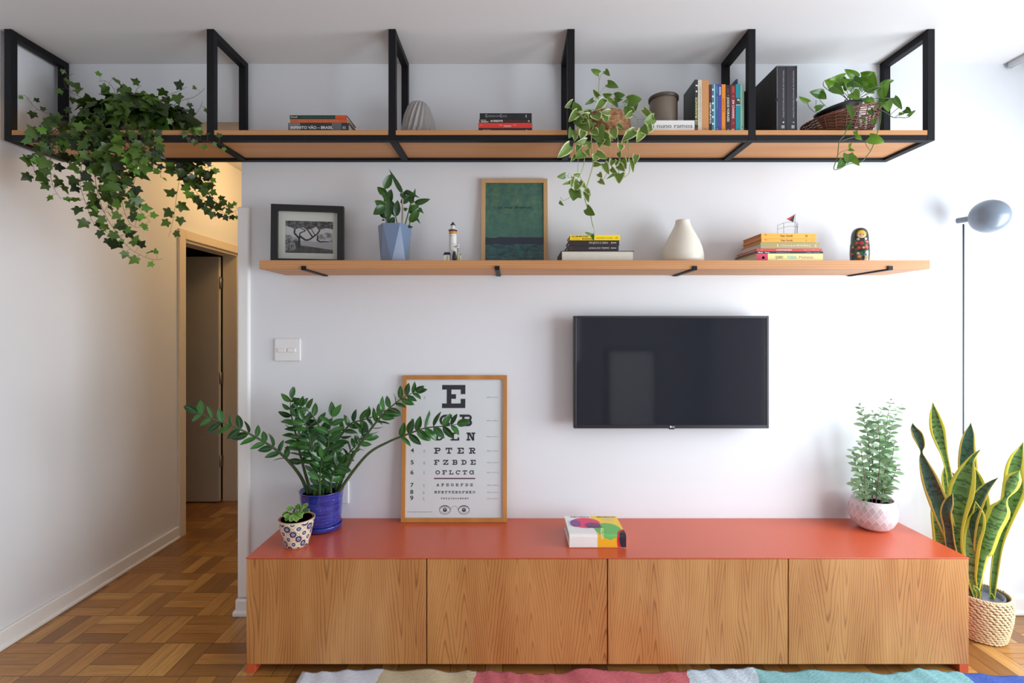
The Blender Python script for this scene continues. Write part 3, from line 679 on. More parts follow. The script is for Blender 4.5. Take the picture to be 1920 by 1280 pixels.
def shape(fn, col, off, ny_=60, clip=(0, 1)):    # fn(v) -> list of (u0,u1) intervals; v 0 at the spine bottom, 1 at the back edge
    for j in range(ny_):
        v0, v1 = j/ny_, (j+1)/ny_; A_, B_ = fn(v0+1e-6), fn(v1-1e-6)
        for (a0, a1), (c0, c1) in zip(A_, B_):
            cl = lambda q: max(clip[0], min(clip[1], q))
            a0, a1, c0, c1 = map(cl, (a0, a1, c0, c1))
            if a1-a0 < 1e-4 and c1-c0 < 1e-4: continue
            b.poly([onc(a0, v0*DT, off), onc(a1, v0*DT, off), onc(c1, v1*DT, off), onc(c0, v1*DT, off)], P(col))
def ell(cu, cv, ru, rv_): return lambda v: ([(cu-ru*math.sqrt(max(0, 1-((v-cv)/rv_)**2)), cu+ru*math.sqrt(max(0, 1-((v-cv)/rv_)**2)))] if abs(v-cv) < rv_ else [(cu, cu)])
shape(lambda v: [(.50, 1)] if v < .99 else [(.5, .5)], (246, 208, 70), .0003)
shape(lambda v: [(.5, 1)] if v < .22 else [(.5, .5)], (240, 176, 30), .00035)
shape(lambda v: [(.04, .40)] if .55 < v < .78 else [(.04, .04)], (176, 216, 232), .0003)
shape(ell(.36, .68, .27, .23), (232, 66, 104), .0005)
shape(ell(.17, .66, .10, .16), (136, 78, 140), .0006)
shape(ell(.48, .57, .15, .12), (120, 70, 120), .0007, clip=(.33, .62))
shape(ell(.72, .40, .235, .27), (110, 184, 96), .0006)
shape(ell(.82, .84, .11, .08), (226, 196, 120), .0006)
shape(ell(1.0, .12, .16, .27), (200, 34, 50), .0009)
shape(ell(1.03, .14, .15, .21), (36, 30, 48), .0010)
for u, ch in ((.12, 'REVISTA'), (.62, 'MÚSICA')): text(b, ch, P((60, 60, 80)), onc(u, DT*.93, .0009), XD, Vector((0, 1, 0)), .012, .09, bold=True)
text(b, 'BRASIL', P((90, 60, 70)), onc(.37, DT*.46, .001), XD, Vector((0, 1, 0)), .02, .07, bold=True)
text(b, 'ASPECTOS', P((236, 240, 170)), onc(.60, DT*.13, .001), ZD, -XD, .012, .05, bold=True)
b.build('cover', t); b = MB(); b.box(x0+.004, x1-.004, y0+.006, y1-.004, z0+.0029, z1-.0032, m_pages); b.build('pages', t)

# ------------------------------------------------------------ frames
def frame(name, label, w_, h, bar, dep, m_bar, origin, lean, yaw, inner, mat_w=0):
    """origin: bottom centre of the front face; returns thing and local->world matrix (x right, y up in the picture plane, z toward viewer)"""
    M_ = Matrix.Translation(Vector(origin)) @ Matrix.Rotation(yaw, 4, 'Z') @ Matrix.Rotation(PI/2-lean, 4, 'X')
    t = thing(name, label, 'framed print', origin); b = MB()
    for (xa, xb, ya, yb) in ((-w_/2, -w_/2+bar, 0, h), (w_/2-bar, w_/2, 0, h), (-w_/2+bar, w_/2-bar, 0, bar), (-w_/2+bar, w_/2-bar, h-bar, h)):
        b.box(xa, xb, ya, yb, -dep, 0, m_bar, M_)
    b.build('frame', t, bev=.001)
    b = MB(); b.box(-w_/2+bar*.6, w_/2-bar*.6, bar*.6, h-bar*.6, -dep+.001, -dep+.004, mat('backing_board', (120, 96, 70), .8), M_); b.build('backing', t)
    return t, M_
def quad(b, M_, x0, x1, y0, y1, z, m_): b.poly([M_ @ Vector(p) for p in ((x0, y0, z), (x1, y0, z), (x1, y1, z), (x0, y1, z))], m_)
# eye chart ----------------------------------------------------------------
cw, chh = .533, .735
m_pine = wood('pine_frame', (206, 146, 80), (190, 126, 62), (130, 76, 30), 'z', 160, 4, 2.2, .45, 4, .5, .7)
ch_o = (-.292, -.062, SZ+.001)
t, M_ = frame('eye_chart', 'framed eye test chart in a pine frame leaning on the sideboard', cw, chh, .021, .018, m_pine, ch_o, math.atan2(.042, .735), 0, None)
b = MB(); zp = -.010; quad(b, M_, -cw/2+.018, cw/2-.018, .018, chh-.018, zp, mat('chart_paper', (214, 220, 222), .35, var=.01)); PZ = zp+.0005
ink = P((44, 44, 52))
def CX(zx, zy):        # coordinates of the chart in the close-up -> local
    k = (zy-53)/1173; xl = 73-26*k; xr = 900-5*k
    return ((zx-xl)/(xr-xl)-.5)*cw, (1226-zy)/1171*chh
def gpoly(x, y, w_, h, pts): b.poly([M_ @ Vector((x+p[0]/5*w_, y+p[1]/5*h, PZ)) for p in pts], ink)
def R_(a, c, d_, e): return [(a, c), (d_, c), (d_, e), (a, e)]
def arc(cx_, cy_, ro, ri, a0, a1, n=14, sy=1):
    o = []
    for i in range(n):
        s0, s1 = math.radians(a0+(a1-a0)*i/n), math.radians(a0+(a1-a0)*(i+1)/n)
        o.append([(cx_+ro*math.cos(s0), cy_+ro*math.sin(s0)), (cx_+ro*math.cos(s1), cy_+ro*math.sin(s1)), (cx_+ri*math.cos(s1), cy_+ri*math.sin(s1)), (cx_+ri*math.cos(s0), cy_+ri*math.sin(s0))])
    return o
def q4(*p): return [list(p)]
G = {
 'E': [R_(0, 4, 5, 5), R_(0, 0, 5, 1), R_(1, 1, 2, 4), R_(2, 2, 3, 3), R_(4, 3, 5, 4), R_(4, 1, 5, 2)],
 'F': [R_(0, 4, 5, 5), R_(0, 0, 3, 1), R_(1, 1, 2, 4), R_(2, 2, 3.2, 3), R_(4, 3, 5, 4)],
 'P': [R_(0, 4, 3.5, 5), R_(0, 0, 3, 1), R_(1, 1, 2, 4), R_(2, 2, 3.5, 3)]+arc(3.5, 3.5, 1.5, .5, -90, 90),
 'B': [R_(0, 4, 3.5, 5), R_(0, 0, 3.5, 1), R_(1, 1, 2, 4), R_(2, 2.05, 3.5, 3)]+arc(3.5, 3.6, 1.4, .5, -90, 90)+arc(3.5, 1.5, 1.5, .5, -90, 90),
 'D': [R_(0, 4, 2.5, 5), R_(0, 0, 2.5, 1), R_(1, 1, 2, 4)]+arc(2.5, 2.5, 2.5, 1.5, -90, 90, 18),
 'L': [R_(0, 4, 3, 5), R_(1, 1, 2, 4), R_(0, 0, 5, 1), R_(4, 1, 5, 2)],
 'N': [R_(0, 4, 1.9, 5), R_(.6, 1, 1.5, 4), R_(0, 0, 2.2, 1), R_(3.5, 0, 4.4, 4), R_(2.8, 4, 5, 5)]+q4((.8, 5), (2.1, 5), (4.4, 0), (3.3, 0)),
 'T': [R_(0, 4, 5, 5), R_(2, 1, 3, 4), R_(1, 0, 4, 1), R_(0, 3, .8, 4), R_(4.2, 3, 5, 4)],
 'R': [R_(0, 4, 3.4, 5), R_(0, 0, 2.6, 1), R_(1, 1, 2, 4), R_(2, 2.1, 3.4, 3), R_(3.4, 0, 5, 1)]+arc(3.4, 3.55, 1.45, .5, -90, 90)+q4((2.4, 2.2), (3.5, 2.2), (4.6, 0), (3.4, 0)),
 'Z': [R_(0, 4, 5, 5), R_(0, 0, 5, 1), R_(0, 3, .9, 4), R_(4.1, 1, 5, 2)]+q4((3.5, 4.2), (4.9, 4.2), (1.5, .8), (.1, .8)),
 'O': arc(2.5, 2.5, 2.5, 1.5, 0, 360, 28),
 'C': arc(2.5, 2.5, 2.5, 1.5, 35, 325, 24)+[R_(4.1, 3.2, 5, 5)],
 'G': arc(2.5, 2.5, 2.5, 1.5, 35, 300, 24)+[R_(4.1, 3.2, 5, 5), R_(3, 1.9, 5, 2.8), R_(4, 0, 5, 2.8)],
 'A': q4((2, 5), (3, 5), (1.6, .5), (.6, .5))+q4((2, 5), (3, 5), (4.4, .5), (3.4, .5))+[R_(1.2, 1.4, 3.8, 2.2), R_(0, 0, 2.1, .9), R_(2.9, 0, 5, .9)],
 'V': q4((.6, 4.5), (1.7, 4.5), (3, 0), (2, 0))+q4((3.4, 4.5), (4.4, 4.5), (3, 0), (2, 0))+[R_(0, 4.1, 2.1, 5), R_(2.9, 4.1, 5, 5)],
 'Y': q4((.4, 4.5), (1.6, 4.5), (3, 2), (2, 2))+q4((3.4, 4.5), (4.6, 4.5), (3, 2), (2, 2))+[R_(0, 4.1, 2.1, 5), R_(2.9, 4.1, 5, 5), R_(2, 1, 3, 2), R_(1, 0, 4, 1)],
 'H': [R_(.6, 0, 1.6, 5), R_(3.4, 0, 4.4, 5), R_(1.6, 2, 3.4, 3), R_(0, 0, 2.2, 1), R_(2.8, 0, 5, 1), R_(0, 4, 2.2, 5), R_(2.8, 4, 5, 5)],
 'K': [R_(.8, 0, 1.8, 5), R_(0, 0, 2.5, 1), R_(0, 4, 2.5, 5), R_(3, 0, 5, 1), R_(2.8, 4, 4.8, 5)]+q4((1.6, 2), (3.2, 4.6), (4.4, 4.6), (1.8, 1.6))+q4((2, 2.8), (3, 2.8), (4.6, .4), (3.4, .4)),
}
def row(s_, x0, x1, y0, y1):
    xa, yb = CX(x0, y1); xb, yt = CX(x1, y0); h = yt-yb; n = len(s_); w_ = h*((x1-x0)/(y1-y0) if n == 1 else 1.08)
    for i, c in enumerate(s_):
        x = xa+(xb-xa-w_)*(i/(n-1) if n > 1 else 0)
        for p in G[c]: gpoly(x, yb, w_, h, p)
row('E', 382, 571, 133, 320); row('CB', 360, 621, 372, 466); row('DLN', 321, 645, 516, 581); row('PTER', 316, 646, 638, 686)
row('FZBDE', 315, 647, 735, 774); row('OFLCTG', 326, 632, 818, 851); row('APEORFDZ', 333, 625, 923, 944); row('NPRTVZBDFHKO', 316, 642, 982, 1001); row('VZYACEOLNPRT', 368, 589, 1035, 1047)
xa, ya = CX(313, 888); xb, yb = CX(643, 878); quad(b, M_, xa, xb, ya, yb, PZ, P((92, 62, 84)))
XL_, YL_ = M_.to_3x3() @ Vector((1, 0, 0)), M_.to_3x3() @ Vector((0, 1, 0))
def ctext(s_, zx, zy, hpx, col=(44, 44, 52), w_=None, bold=True):
    x, y = CX(zx, zy); text(b, s_, P(col), M_ @ Vector((x, y, PZ)), XL_, YL_, hpx/1171*chh, None if w_ is None else w_/840*cw, bold=bold)
for n, (zx, y0, y1) in enumerate(((142, 222, 254), (134, 406, 438), (132, 534, 566), (130, 643, 675), (128, 738, 770), (126, 818, 850), (125, 918, 950), (122, 973, 1005), (121, 1020, 1054))): ctext(str(n+1), zx, y1, y1-y0, w_=25 if n else 14)
gr = (120, 124, 132)
for (zx, zy, a, c, r_) in ((237, 236, '20', '200', '200 ft. or 61 m.'), (234, 425, '20', '100', '100 ft. or 30.5 m.'), (232, 553, '20', '70', '70 ft. or 21.3 m.'), (231, 667, '20', '50', '50 ft. or 15.2 m.'), (229, 760, '20', '40', '40 ft. or 12.2 m.'), (227, 839, '20', '30', '30 ft. or 9.1 m.'), (224, 940, '20', '25', '25 ft. or 7.6 m.'), (222, 996, '20', '20', '20 ft. or 6.1 m.'), (222, 1046, '20', '15', '15 ft. or 4.6 m.')):
    ctext(a, zx, zy-4, 8, gr, 12, False); ctext(c, zx, zy+9, 8, gr, 15, False); ctext(r_, 738, zy, 8, (90, 92, 100), 92, False)
ctext('NOTE: THE CHART SHOULD BE READ AT 20 FEET', 97, 1150, 6, (80, 80, 90), 200, False)
for cxp in (399, 551):      # the pair of spectacled eyes
    def el(rx, ry, col, dz, cy=1131, n=28, half=None):
        pts = []
        for i in range(n+1):
            a = 2*PI*i/n if half is None else half[0]+(half[1]-half[0])*i/n
            x, y = CX(cxp+rx*math.cos(a), cy-ry*math.sin(a)); pts.append(M_ @ Vector((x, y, PZ+dz)))
        b.poly(pts[:-1] if half is None else pts, P(col))
    el(46, 37, (70, 70, 80), 0); el(43, 34, (196, 200, 206), .0001); el(40, 24, (96, 96, 106), .0002, 1120); el(38, 19, (188, 192, 198), .0003, 1122)
    el(36, 14, (226, 228, 230), .0004, 1130); el(17, 15, (56, 56, 66), .0005, 1131); el(6, 5, (190, 194, 200), .0006, 1127)
for i in range(16):
    a0, a1 = PI*i/16, PI*(i+1)/16
    p = [CX(475+(28+k)*math.cos(a), 1134-(32+k)*math.sin(a)) for a, k in ((a0, 0), (a1, 0), (a1, 2), (a0, 2))]
    b.poly([M_ @ Vector((q[0], q[1], PZ)) for q in p], P((80, 80, 90)))
b.build('chart_print', t)
# green sea print -----------------------------------------------------------
def sea():
    t = NT('sea_print'); t.set(.3); x, y, z = t.sep(t.obj())
    n = t.noise(t.comb(x, 0, z), 26, 5, .65); n2 = t.noise(t.comb(x, 0, t.math('MULTIPLY', z, 3)), 22, 4, .6)
    c = t.mix(t.ramp(n, (.42, (0,)*3), (.72, (1,)*3)), lin((54, 98, 88)), lin((92, 124, 92)))
    c = t.mix(t.ramp(z, (.0, (0,)*3), (.30, (1,)*3)), lin((68, 118, 106)), c)
    sea_ = t.mix(t.ramp(n2, (.40, (0,)*3), (.62, (1,)*3)), lin((52, 104, 98)), lin((44, 56, 74)))
    zz = t.math('ADD', z, t.math('MULTIPLY', t.math('SUBTRACT', n2, .5), .02))
    c = t.mix(t.math('LESS_THAN', zz, .148), c, lin((40, 50, 68)))
    c = t.mix(t.math('LESS_THAN', zz, .112), c, sea_)
    t.base(c); return t.mat
m_pale = wood('pale_frame', (206, 170, 124), (196, 158, 110), (160, 120, 78), 'z', 120, 3, 8.2, .5, 4, .5, .5)
t, M_ = frame('framed_poster', 'tall framed print of a green sea with a pale wooden frame', .338, .452, .021, .02, m_pale, (.0125, -.050, LZ+.001), .075, 0, None)
b = MB(); quad(b, M_, -.15, .15, .019, .434, -.006, sea()); text(b, 'só mar éramos', P((24, 48, 52)), M_ @ Vector((0, .298, -.0055)), M_.to_3x3() @ Vector((1, 0, 0)), M_.to_3x3() @ Vector((0, 1, 0)), .013, .168, 'c', bold=True)
b.build('print', t)
# black framed photograph -----------------------------------------------------
m_bf = mat('black_frame_wood', (20, 20, 22), .45)
yaw = math.atan2(.05, .34)
t, M_ = frame('framed_photograph', 'black framed black and white photograph of trees, standing at the left end', .344, .298, .030, .028, m_bf, (-1.012, -.100, LZ+.001), .03, yaw, None)
b = MB(); quad(b, M_, -.145, .145, .027, .271, -.022, mat('passepartout', (196, 198, 190), .8, var=.01)); b.build('passepartout', t)
b = MB(); X0, X1, Y0_, Y1_ = -.108, .118, .062, .222; z = -.0212
def pq(pts, g, dz): b.poly([M_ @ Vector((X0+(X1-X0)*p[0], Y0_+(Y1_-Y0_)*p[1], z+dz)) for p in pts], P((g, g, g)))
def tone(name, a, c, scale):
    t = NT(name); t.set(.5); n = t.noise(t.obj(), scale, 4, .7); t.base(t.mix(t.ramp(n, (.4, (0,)*3), (.6, (1,)*3)), lin((a,)*3), lin((c,)*3))); return t.mat
def pqm(pts, m_, dz): b.poly([M_ @ Vector((X0+(X1-X0)*p[0], Y0_+(Y1_-Y0_)*p[1], z+dz)) for p in pts], m_)
pq([(0, 0), (1, 0), (1, 1), (0, 1)], 178, 0)
pqm([(.68, .35), (1, .35), (1, .62), (.86, .66), (.76, .60), (.68, .62)], tone('photo_hills', 96, 170, 60), .0001)
pqm([(0, .38), (.28, .38), (.22, .46), (.1, .55), (0, .56)], tone('photo_hills', 96, 170, 60), .0001)
pqm([(0, 0), (1, 0), (1, .12), (.3, .24), (.27, .38), (0, .38)], tone('photo_ground', 58, 84, 30), .0002)
pq([(.31, .24), (1, .11), (1, .33), (.31, .385)], 150, .0003)
pqm([(0, .05), (.22, .05), (.2, .3), (.12, .5), (.04, .42), (0, .38)], tone('photo_bush', 50, 140, 90), .0004)
def br(pts, w0, w1, g=46):
    k = len(pts)
    for i in range(k-1):
        (xa, ya), (xb, yb) = pts[i], pts[i+1]; L_ = math.hypot((xb-xa)*1.4, yb-ya) or 1; nx_, ny_ = -(yb-ya)/L_/1.4, (xb-xa)*1.4/L_
        wa, wb = w0+(w1-w0)*i/(k-1), w0+(w1-w0)*(i+1)/(k-1)
        pq([(xa-nx_*wa, ya-ny_*wa), (xa+nx_*wa, ya+ny_*wa), (xb+nx_*wb, yb+ny_*wb), (xb-nx_*wb, yb-ny_*wb)], g, .0005)
br([(.29, .16), (.285, .45), (.18, .62), (.20, .80), (.02, .92)], .035, .018); br([(.285, .42), (.3, .62), (.42, .70), (.2, .86)], .022, .01)
br([(.3, .52), (.42, .40), (.5, .42), (.66, .60), (.72, .72), (.6, .95)], .03, .018); br([(.56, .52), (.44, .76), (.38, .9)], .022, .012); br([(.62, .56), (.55, .72), (.52, .9)], .014, .008)
br([(.66, .42), (.72, .36), (.86, .37), (.92, .36)], .022, .012, 30); br([(.68, .56), (.66, .40)], .02, .02, 34)
pqm([(0, 1), (0, .84), (.09, .80), (.2, .74), (.36, .80), (.46, .72), (.58, .78), (.66, .86), (.74, .74), (.86, .80), (1, .76), (1, 1)], tone('photo_canopy', 34, 104, 70), .0006)
b.build('photo_print', t)
# ------------------------------------------------------------ vessels and figurines
# grey pleated vase
t = thing('pleated_vase', 'grey origami vase with narrow diamond pleats on the hanging shelf', 'vase', (-.452, -.15, UZ))
m = mat('grey_ceramic_matt', (164, 160, 158), .6, var=.03); b = MB(); n = 19; RR = .083; cx_, cy_ = -.452, -.15
lv = [(0, .80, 0), (.018, .97, 1), (.055, 1.0, 0), (.120, .86, 1), (.165, .66, 0), (.188, .44, 1), (.186, .36, 0)]
def ringp(i, ph, out): a = 2*PI*(i+(.5 if ph else 0))/n; return a
bb = len(b.v)
for (z, k, ph) in lv:
    for i in range(n):
        a = 2*PI*(i+(.5 if ph else 0))/n; b.v.append(Vector((cx_+RR*k*math.cos(a), cy_+RR*k*math.sin(a), UZ+.0005+z)))
        a2 = 2*PI*(i+(1 if ph else .5))/n; b.v.append(Vector((cx_+RR*k*.86*math.cos(a2), cy_+RR*k*.86*math.sin(a2), UZ+.0005+z)))
N2 = 2*n
for j in range(len(lv)-1):
    p0 = bb+j*N2; p1 = p0+N2; o = lv[j][2]; o2 = lv[j+1][2]
    for i in range(N2):
        # unify angular index: point q of a ring sits at angle (q + (1 if ph else 0)) * pi/n
        a0 = p0+(i-o) % N2; a1 = p0+(i+1-o) % N2; c0 = p1+(i-o2) % N2; c1 = p1+(i+1-o2) % N2
        b.face((a0, a1, c1), m); b.face((a0, c1, c0), m)
b.face([bb+i for i in range(N2)][::-1], m)
b.build('vase_body', t)
# brown tin on the white book
cz = ZZ(225.6, YU); t = thing('tin', 'round taupe tin with a dark rim standing on the white book', 'tin', (.7285, -.165, cz)); c = (.7285, -.165, cz+.0006); H = ZZ(184, -.165)-cz
m = mat('taupe_tin', (122, 108, 96), .42, var=.02); md_ = mat('tin_rim', (84, 72, 64), .4)
b = MB(); b.lathe([(.062, 0), (.065, .003), (.065, H-.018), (.064, H-.016), (.064, H-.014)], c, m, 56); b.build('tin_body', t)
b = MB(); b.lathe([(.0655, H-.016), (.0705, H-.0155), (.0705, H-.002), (.069, H), (.060, H-.0005), (.0, H-.0005)], c, md_, 56); b.build('lid', t)
# white vase
t = thing('vase', 'cream white bottle shaped ceramic vase on the wall shelf', 'vase', (.840, -.135, LZ))
k = S(-.135); c = ((1280-960)/k, -.135, LZ+.0005); H = ZZ(413, -.135)-LZ
pr = [(0, 0), (.085, 0), (.094, .004), (.0985, .02), (.0975, .045), (.091, .075), (.078, .110), (.063, .140), (.049, .165), (.039, .185), (.0345, .200), (.0335, H-.002), (.0325, H), (.029, H), (.029, H-.02), (.033, .17), (0, .16)]
b = MB(); b.lathe(pr, c, mat('cream_ceramic', (228, 222, 208), .38, var=.02), 64); b.build('vase_body', t)
# lighthouse figurine -------------------------------------------------------
t = thing('lighthouse_figurine', 'small white lighthouse figurine with a little house and seabird', 'figurine', (-.28, -.16, LZ))
k = S(-.16)
def Z_(py): return ZZ(py, -.16)-LZ
mw = mat('figurine_white', (222, 224, 220), .5, var=.04); mn = mat('figurine_navy', (34, 42, 58), .45); mo = mat('figurine_orange', (214, 140, 66), .5); mgn = mat('figurine_sand', (190, 180, 130), .6)
cx_ = (849.2-960)/k; c = (cx_, -.16, LZ+.0005); Rt = 7.2/k
b = MB(); b.lathe([(Rt*1.08, 0), (Rt*1.02, .03), (Rt*.96, Z_(440)), (Rt, Z_(439.5))], c, mw, 28); b.lathe([(Rt, Z_(439.5)), (Rt*1.03, Z_(434))], c, mo, 28)
for a, zz in ((-1.9, 443), (-1.2, 442.5)): b.ball((cx_+Rt*.9*math.cos(a), -.16+Rt*.9*math.sin(a), LZ+Z_(zz)), (.006, .0015, .0012), mn, 8)
b.ball((cx_+.001, -.16-Rt*.97, LZ+Z_(457)), (.0012, .001, .002), mn, 8); b.build('tower', t)
b = MB(); b.lathe([(Rt*1.0, Z_(433.8)), (Rt*1.12, Z_(433.2)), (Rt*1.12, Z_(431.6)), (0, Z_(431.6))], c, mn, 28)
for i in range(9): a = 2*PI*i/9; b.box(-.002, .002, -.0008, .0008, 0, .009, mw, Matrix.Translation((cx_+Rt*1.04*math.cos(a), -.16+Rt*1.04*math.sin(a), LZ+Z_(431.8))) @ Matrix.Rotation(a+PI/2, 4, 'Z'))
b.build('gallery', t)
b = MB(); b.lathe([(.0095, Z_(431.6)), (.0095, Z_(422.2))], c, mw, 20); b.build('lantern_room', t)
b = MB(); b.lathe([(.0130, Z_(422.4)), (.010, Z_(420.5)), (.004, Z_(418)), (.0022, Z_(417)), (.0022, Z_(416.4)), (0, Z_(415.6))], c, mn, 20); b.build('roof', t)
hx = (838.6-960)/k
b = MB(); b.box(hx-.0125, hx+.0145, -.185, -.165, LZ+.0005, LZ+Z_(478.5), mw); b.box(hx+.0005, hx+.006, -.1862, -.185, LZ+.001, LZ+Z_(481), mgn)
bb = len(b.v); zr, zt2 = LZ+Z_(479), LZ+Z_(473.5)
b.v += [Vector(p) for p in ((hx-.0165, -.188, zr), (hx+.018, -.188, zr), (hx+.018, -.162, zr), (hx-.0165, -.162, zr), (hx-.011, -.175, zt2), (hx+.013, -.175, zt2))]
for q in ((0, 1, 5, 4), (2, 3, 4, 5), (0, 4, 3), (1, 2, 5), (3, 2, 1, 0)): b.face([bb+i for i in q], mn)
b.build('cottage', t)
b = MB(); gx = (852.6-960)/k; b.lathe([(.0095, 0), (.0098, .028), (.0065, .048), (.004, .054), (0, .056)], (gx+.001, -.186, LZ+.0005), mn, 16); b.ball((gx+.001, -.186, LZ+.058), (.0042, .0042, .0055), mw, 10); b.build('fisherman', t)
b = MB(); sx = (859.5-960)/k; b.lathe([(.0075, 0), (.007, .028), (.004, .045), (.003, .052)], (sx, -.183, LZ+.0005), mgn, 10); b.lathe([(.0035, 0), (.004, .028), (.0028, .036)], (sx+.0115, -.183, LZ+.0005), mw, 10); b.ball((sx+.0115, -.183, LZ+.039), .0028, mn, 8); b.build('rocks', t)
b = MB(); b.ball((sx-.002, -.183, LZ+.074), (.009, .004, .0045), mw, 12); b.ball((sx+.0035, -.183, LZ+.084), (.0034, .0034, .009), mw, 8); b.ball((sx-.006, -.183, LZ+.078), (.010, .0035, .002), mn, 10)
b.tube([(sx, -.183, LZ+.050), (sx, -.183, LZ+.07)], .0012, mn, 6); b.tube([(sx+.0035, -.183, LZ+.09), (sx+.007, -.183, LZ+.091)], .0009, mo, 6); b.build('seabird', t)
# wire balcony with a pennant ------------------------------------------------
zb = ZZ(437.4, YL); yb_ = -.16; k = S(yb_)
t = thing('wire_figurine', 'tiny wire balcony with a red and black pennant on the orange books', 'figurine', (XX(1474, yb_), yb_, zb)); mwi = mat('dark_wire', (60, 60, 66), .4, .5)
def q(px, py, dy=0): v = W(px, py, yb_); return Vector((v.x, yb_+dy, v.z))
zs = 0
b = MB(); b.lathe([(0, 0), (.036, 0), (.037, .003), (.034, .005), (0, .005)], (XX(1478, yb_), yb_, zb+.0005), mat('grey_green_base', (110, 118, 108), .6), 28, ry=.7); b.build('base', t)
b = MB(); arcp = [q(1460, 421.5, .01), q(1466, 419.5, -.016), q(1474, 418.2, -.026), q(1484, 418, -.022), q(1492, 418, -.012), q(1496.5, 419, .01)]
sp = spline(arcp, .004); b.tube(sp, .0007, mwi, 5); b.tube([p-Vector((0, 0, .0205)) for p in sp], .0006, mwi, 5)
for p in (sp[0], sp[len(sp)//4], sp[-1]): b.tube([p, Vector((p.x, p.y, zb+.001))], .0008, mwi, 5)
for x_ in (1492, 1495):
    p = q(x_, 419, -.004); b.tube(spline([p, p+Vector((.002, 0, -.012)), p+Vector((-.001, 0, -.022)), Vector((p.x, p.y, zb+.002))], .004), .0006, mwi, 5)
b.build('railing', t)
b = MB(); pole = q(1490.5, 401); b.tube([pole, Vector((pole.x, yb_, zb+.004))], .0009, mwi, 6); b.ball(pole, .0016, mwi, 8); b.build('flag_pole', t)
b = MB(); A_, B2, C2, D2 = q(1490, 402), q(1487.6, 416.5), q(1480, 413), q(1474.6, 410.5)
b.poly([A_, C2, B2], P((36, 34, 40)), r=(0, 0)); b.poly([A_, D2, C2], P((190, 50, 44))); b.build('pennant', t, solid=.0006)
# painted nesting doll ---------------------------------------------------------
dx, dy = 1.690, -.14; k = S(dy); t = thing('nesting_doll', 'painted wooden nesting doll with blond face and flowers', 'doll', (dx, dy, LZ)); H = ZZ(427, dy)-LZ; Rd = 16.2/k
prf = [(0, 0), (.90, 0), (.92, .02), (.96, .10), (1.0, .25), (1.0, .36), (.985, .44), (.955, .52), (.925, .56), (.905, .62), (.895, .70), (.875, .78), (.81, .86), (.68, .93), (.48, .975), (.25, .995), (0, 1.0)]
def rad(z):
    for (r0, z0_), (r1, z1_) in zip(prf[1:], prf[2:]):
        if z0_ <= z <= z1_ and z1_ > z0_: return r0+(r1-r0)*(z-z0_)/(z1_-z0_)
    return .9
md = mat('doll_dark_green', (40, 52, 54), .18, coat=.6, var=.2); mr = mat('doll_red_base', (186, 34, 46), .2, coat=.6)
b = MB(); b.lathe([(r*Rd, z*H, mr if z < .09 else md) for r, z in prf], (dx, dy, LZ+.0005), md, 48); b.build('doll_body', t)
def spot(b, ang, z, ra, rz_, col, n_=10, off=.0006, rot=0):
    """painted patch on the doll: ang from the viewer's direction, ra, rz_ radii in metres"""
    pts = []
    for i in range(n_):
        a = 2*PI*i/n_; x = ra*math.cos(a)*math.cos(rot)-rz_*math.sin(a)*math.sin(rot); y = ra*math.cos(a)*math.sin(rot)+rz_*math.sin(a)*math.cos(rot)
        zz = z+y/H; rr = rad(zz)*Rd; th = ang-.34+x/rr; pts.append(Vector((dx+(rr+off)*math.sin(th), dy-(rr+off)*math.cos(th), LZ+zz*H)))
    cpt = sum(pts, Vector())/n_; rr = rad(z)*Rd+off+.0004; cpt = Vector((dx+rr*math.sin(ang-.34), dy-rr*math.cos(ang-.34), LZ+z*H))
    bb = len(b.v); b.v += [cpt]+pts
    for i in range(n_): b.face((bb, bb+1+i, bb+1+(i+1) % n_), P(col), True)
b = MB(); fa = -.02; spot(b, fa, .80, .0215, .0205, (236, 190, 60), 20, .0004); spot(b, fa, .775, .0175, .0150, (244, 208, 172), 20, .0009)
spot(b, fa-.13, .845, .0135, .0085, (240, 196, 70), 12, .0016, .5); spot(b, fa+.13, .845, .0135, .0085, (240, 196, 70), 12, .0016, -.5)
for s_ in (-1, 1): spot(b, fa+s_*.14, .785, .0028, .0022, (44, 48, 56), 8, .0022); spot(b, fa+s_*.18, .745, .003, .0022, (232, 150, 130), 8, .0018)
spot(b, fa, .733, .0028, .0012, (190, 40, 50), 8, .002); spot(b, fa, .76, .0012, .0012, (226, 170, 140), 6, .002); b.build('face', t)
b = MB(); rg = random.Random(5)
for i in range(34): spot(b, rg.uniform(-1.5, 1.5), rg.uniform(.14, .62), rg.uniform(.004, .008), rg.uniform(.002, .004), rg.choice([(40, 110, 70), (60, 140, 70), (30, 90, 80)]), 8, .0005, rg.uniform(0, 3))
def flower(a, z, r, col, cen, n_=5, off=.0010):
    for i in range(n_): an = 2*PI*i/n_; spot(b, a+math.cos(an)*r*.6/(Rd*rad(z)), z+math.sin(an)*r*.6/H, r*.5, r*.42, col, 8, off, an)
    spot(b, a, z, r*.34, r*.34, cen, 8, off+.0008)
RED, ORG, WHT, YEL = (206, 48, 52), (226, 140, 50), (240, 232, 220), (240, 196, 80)
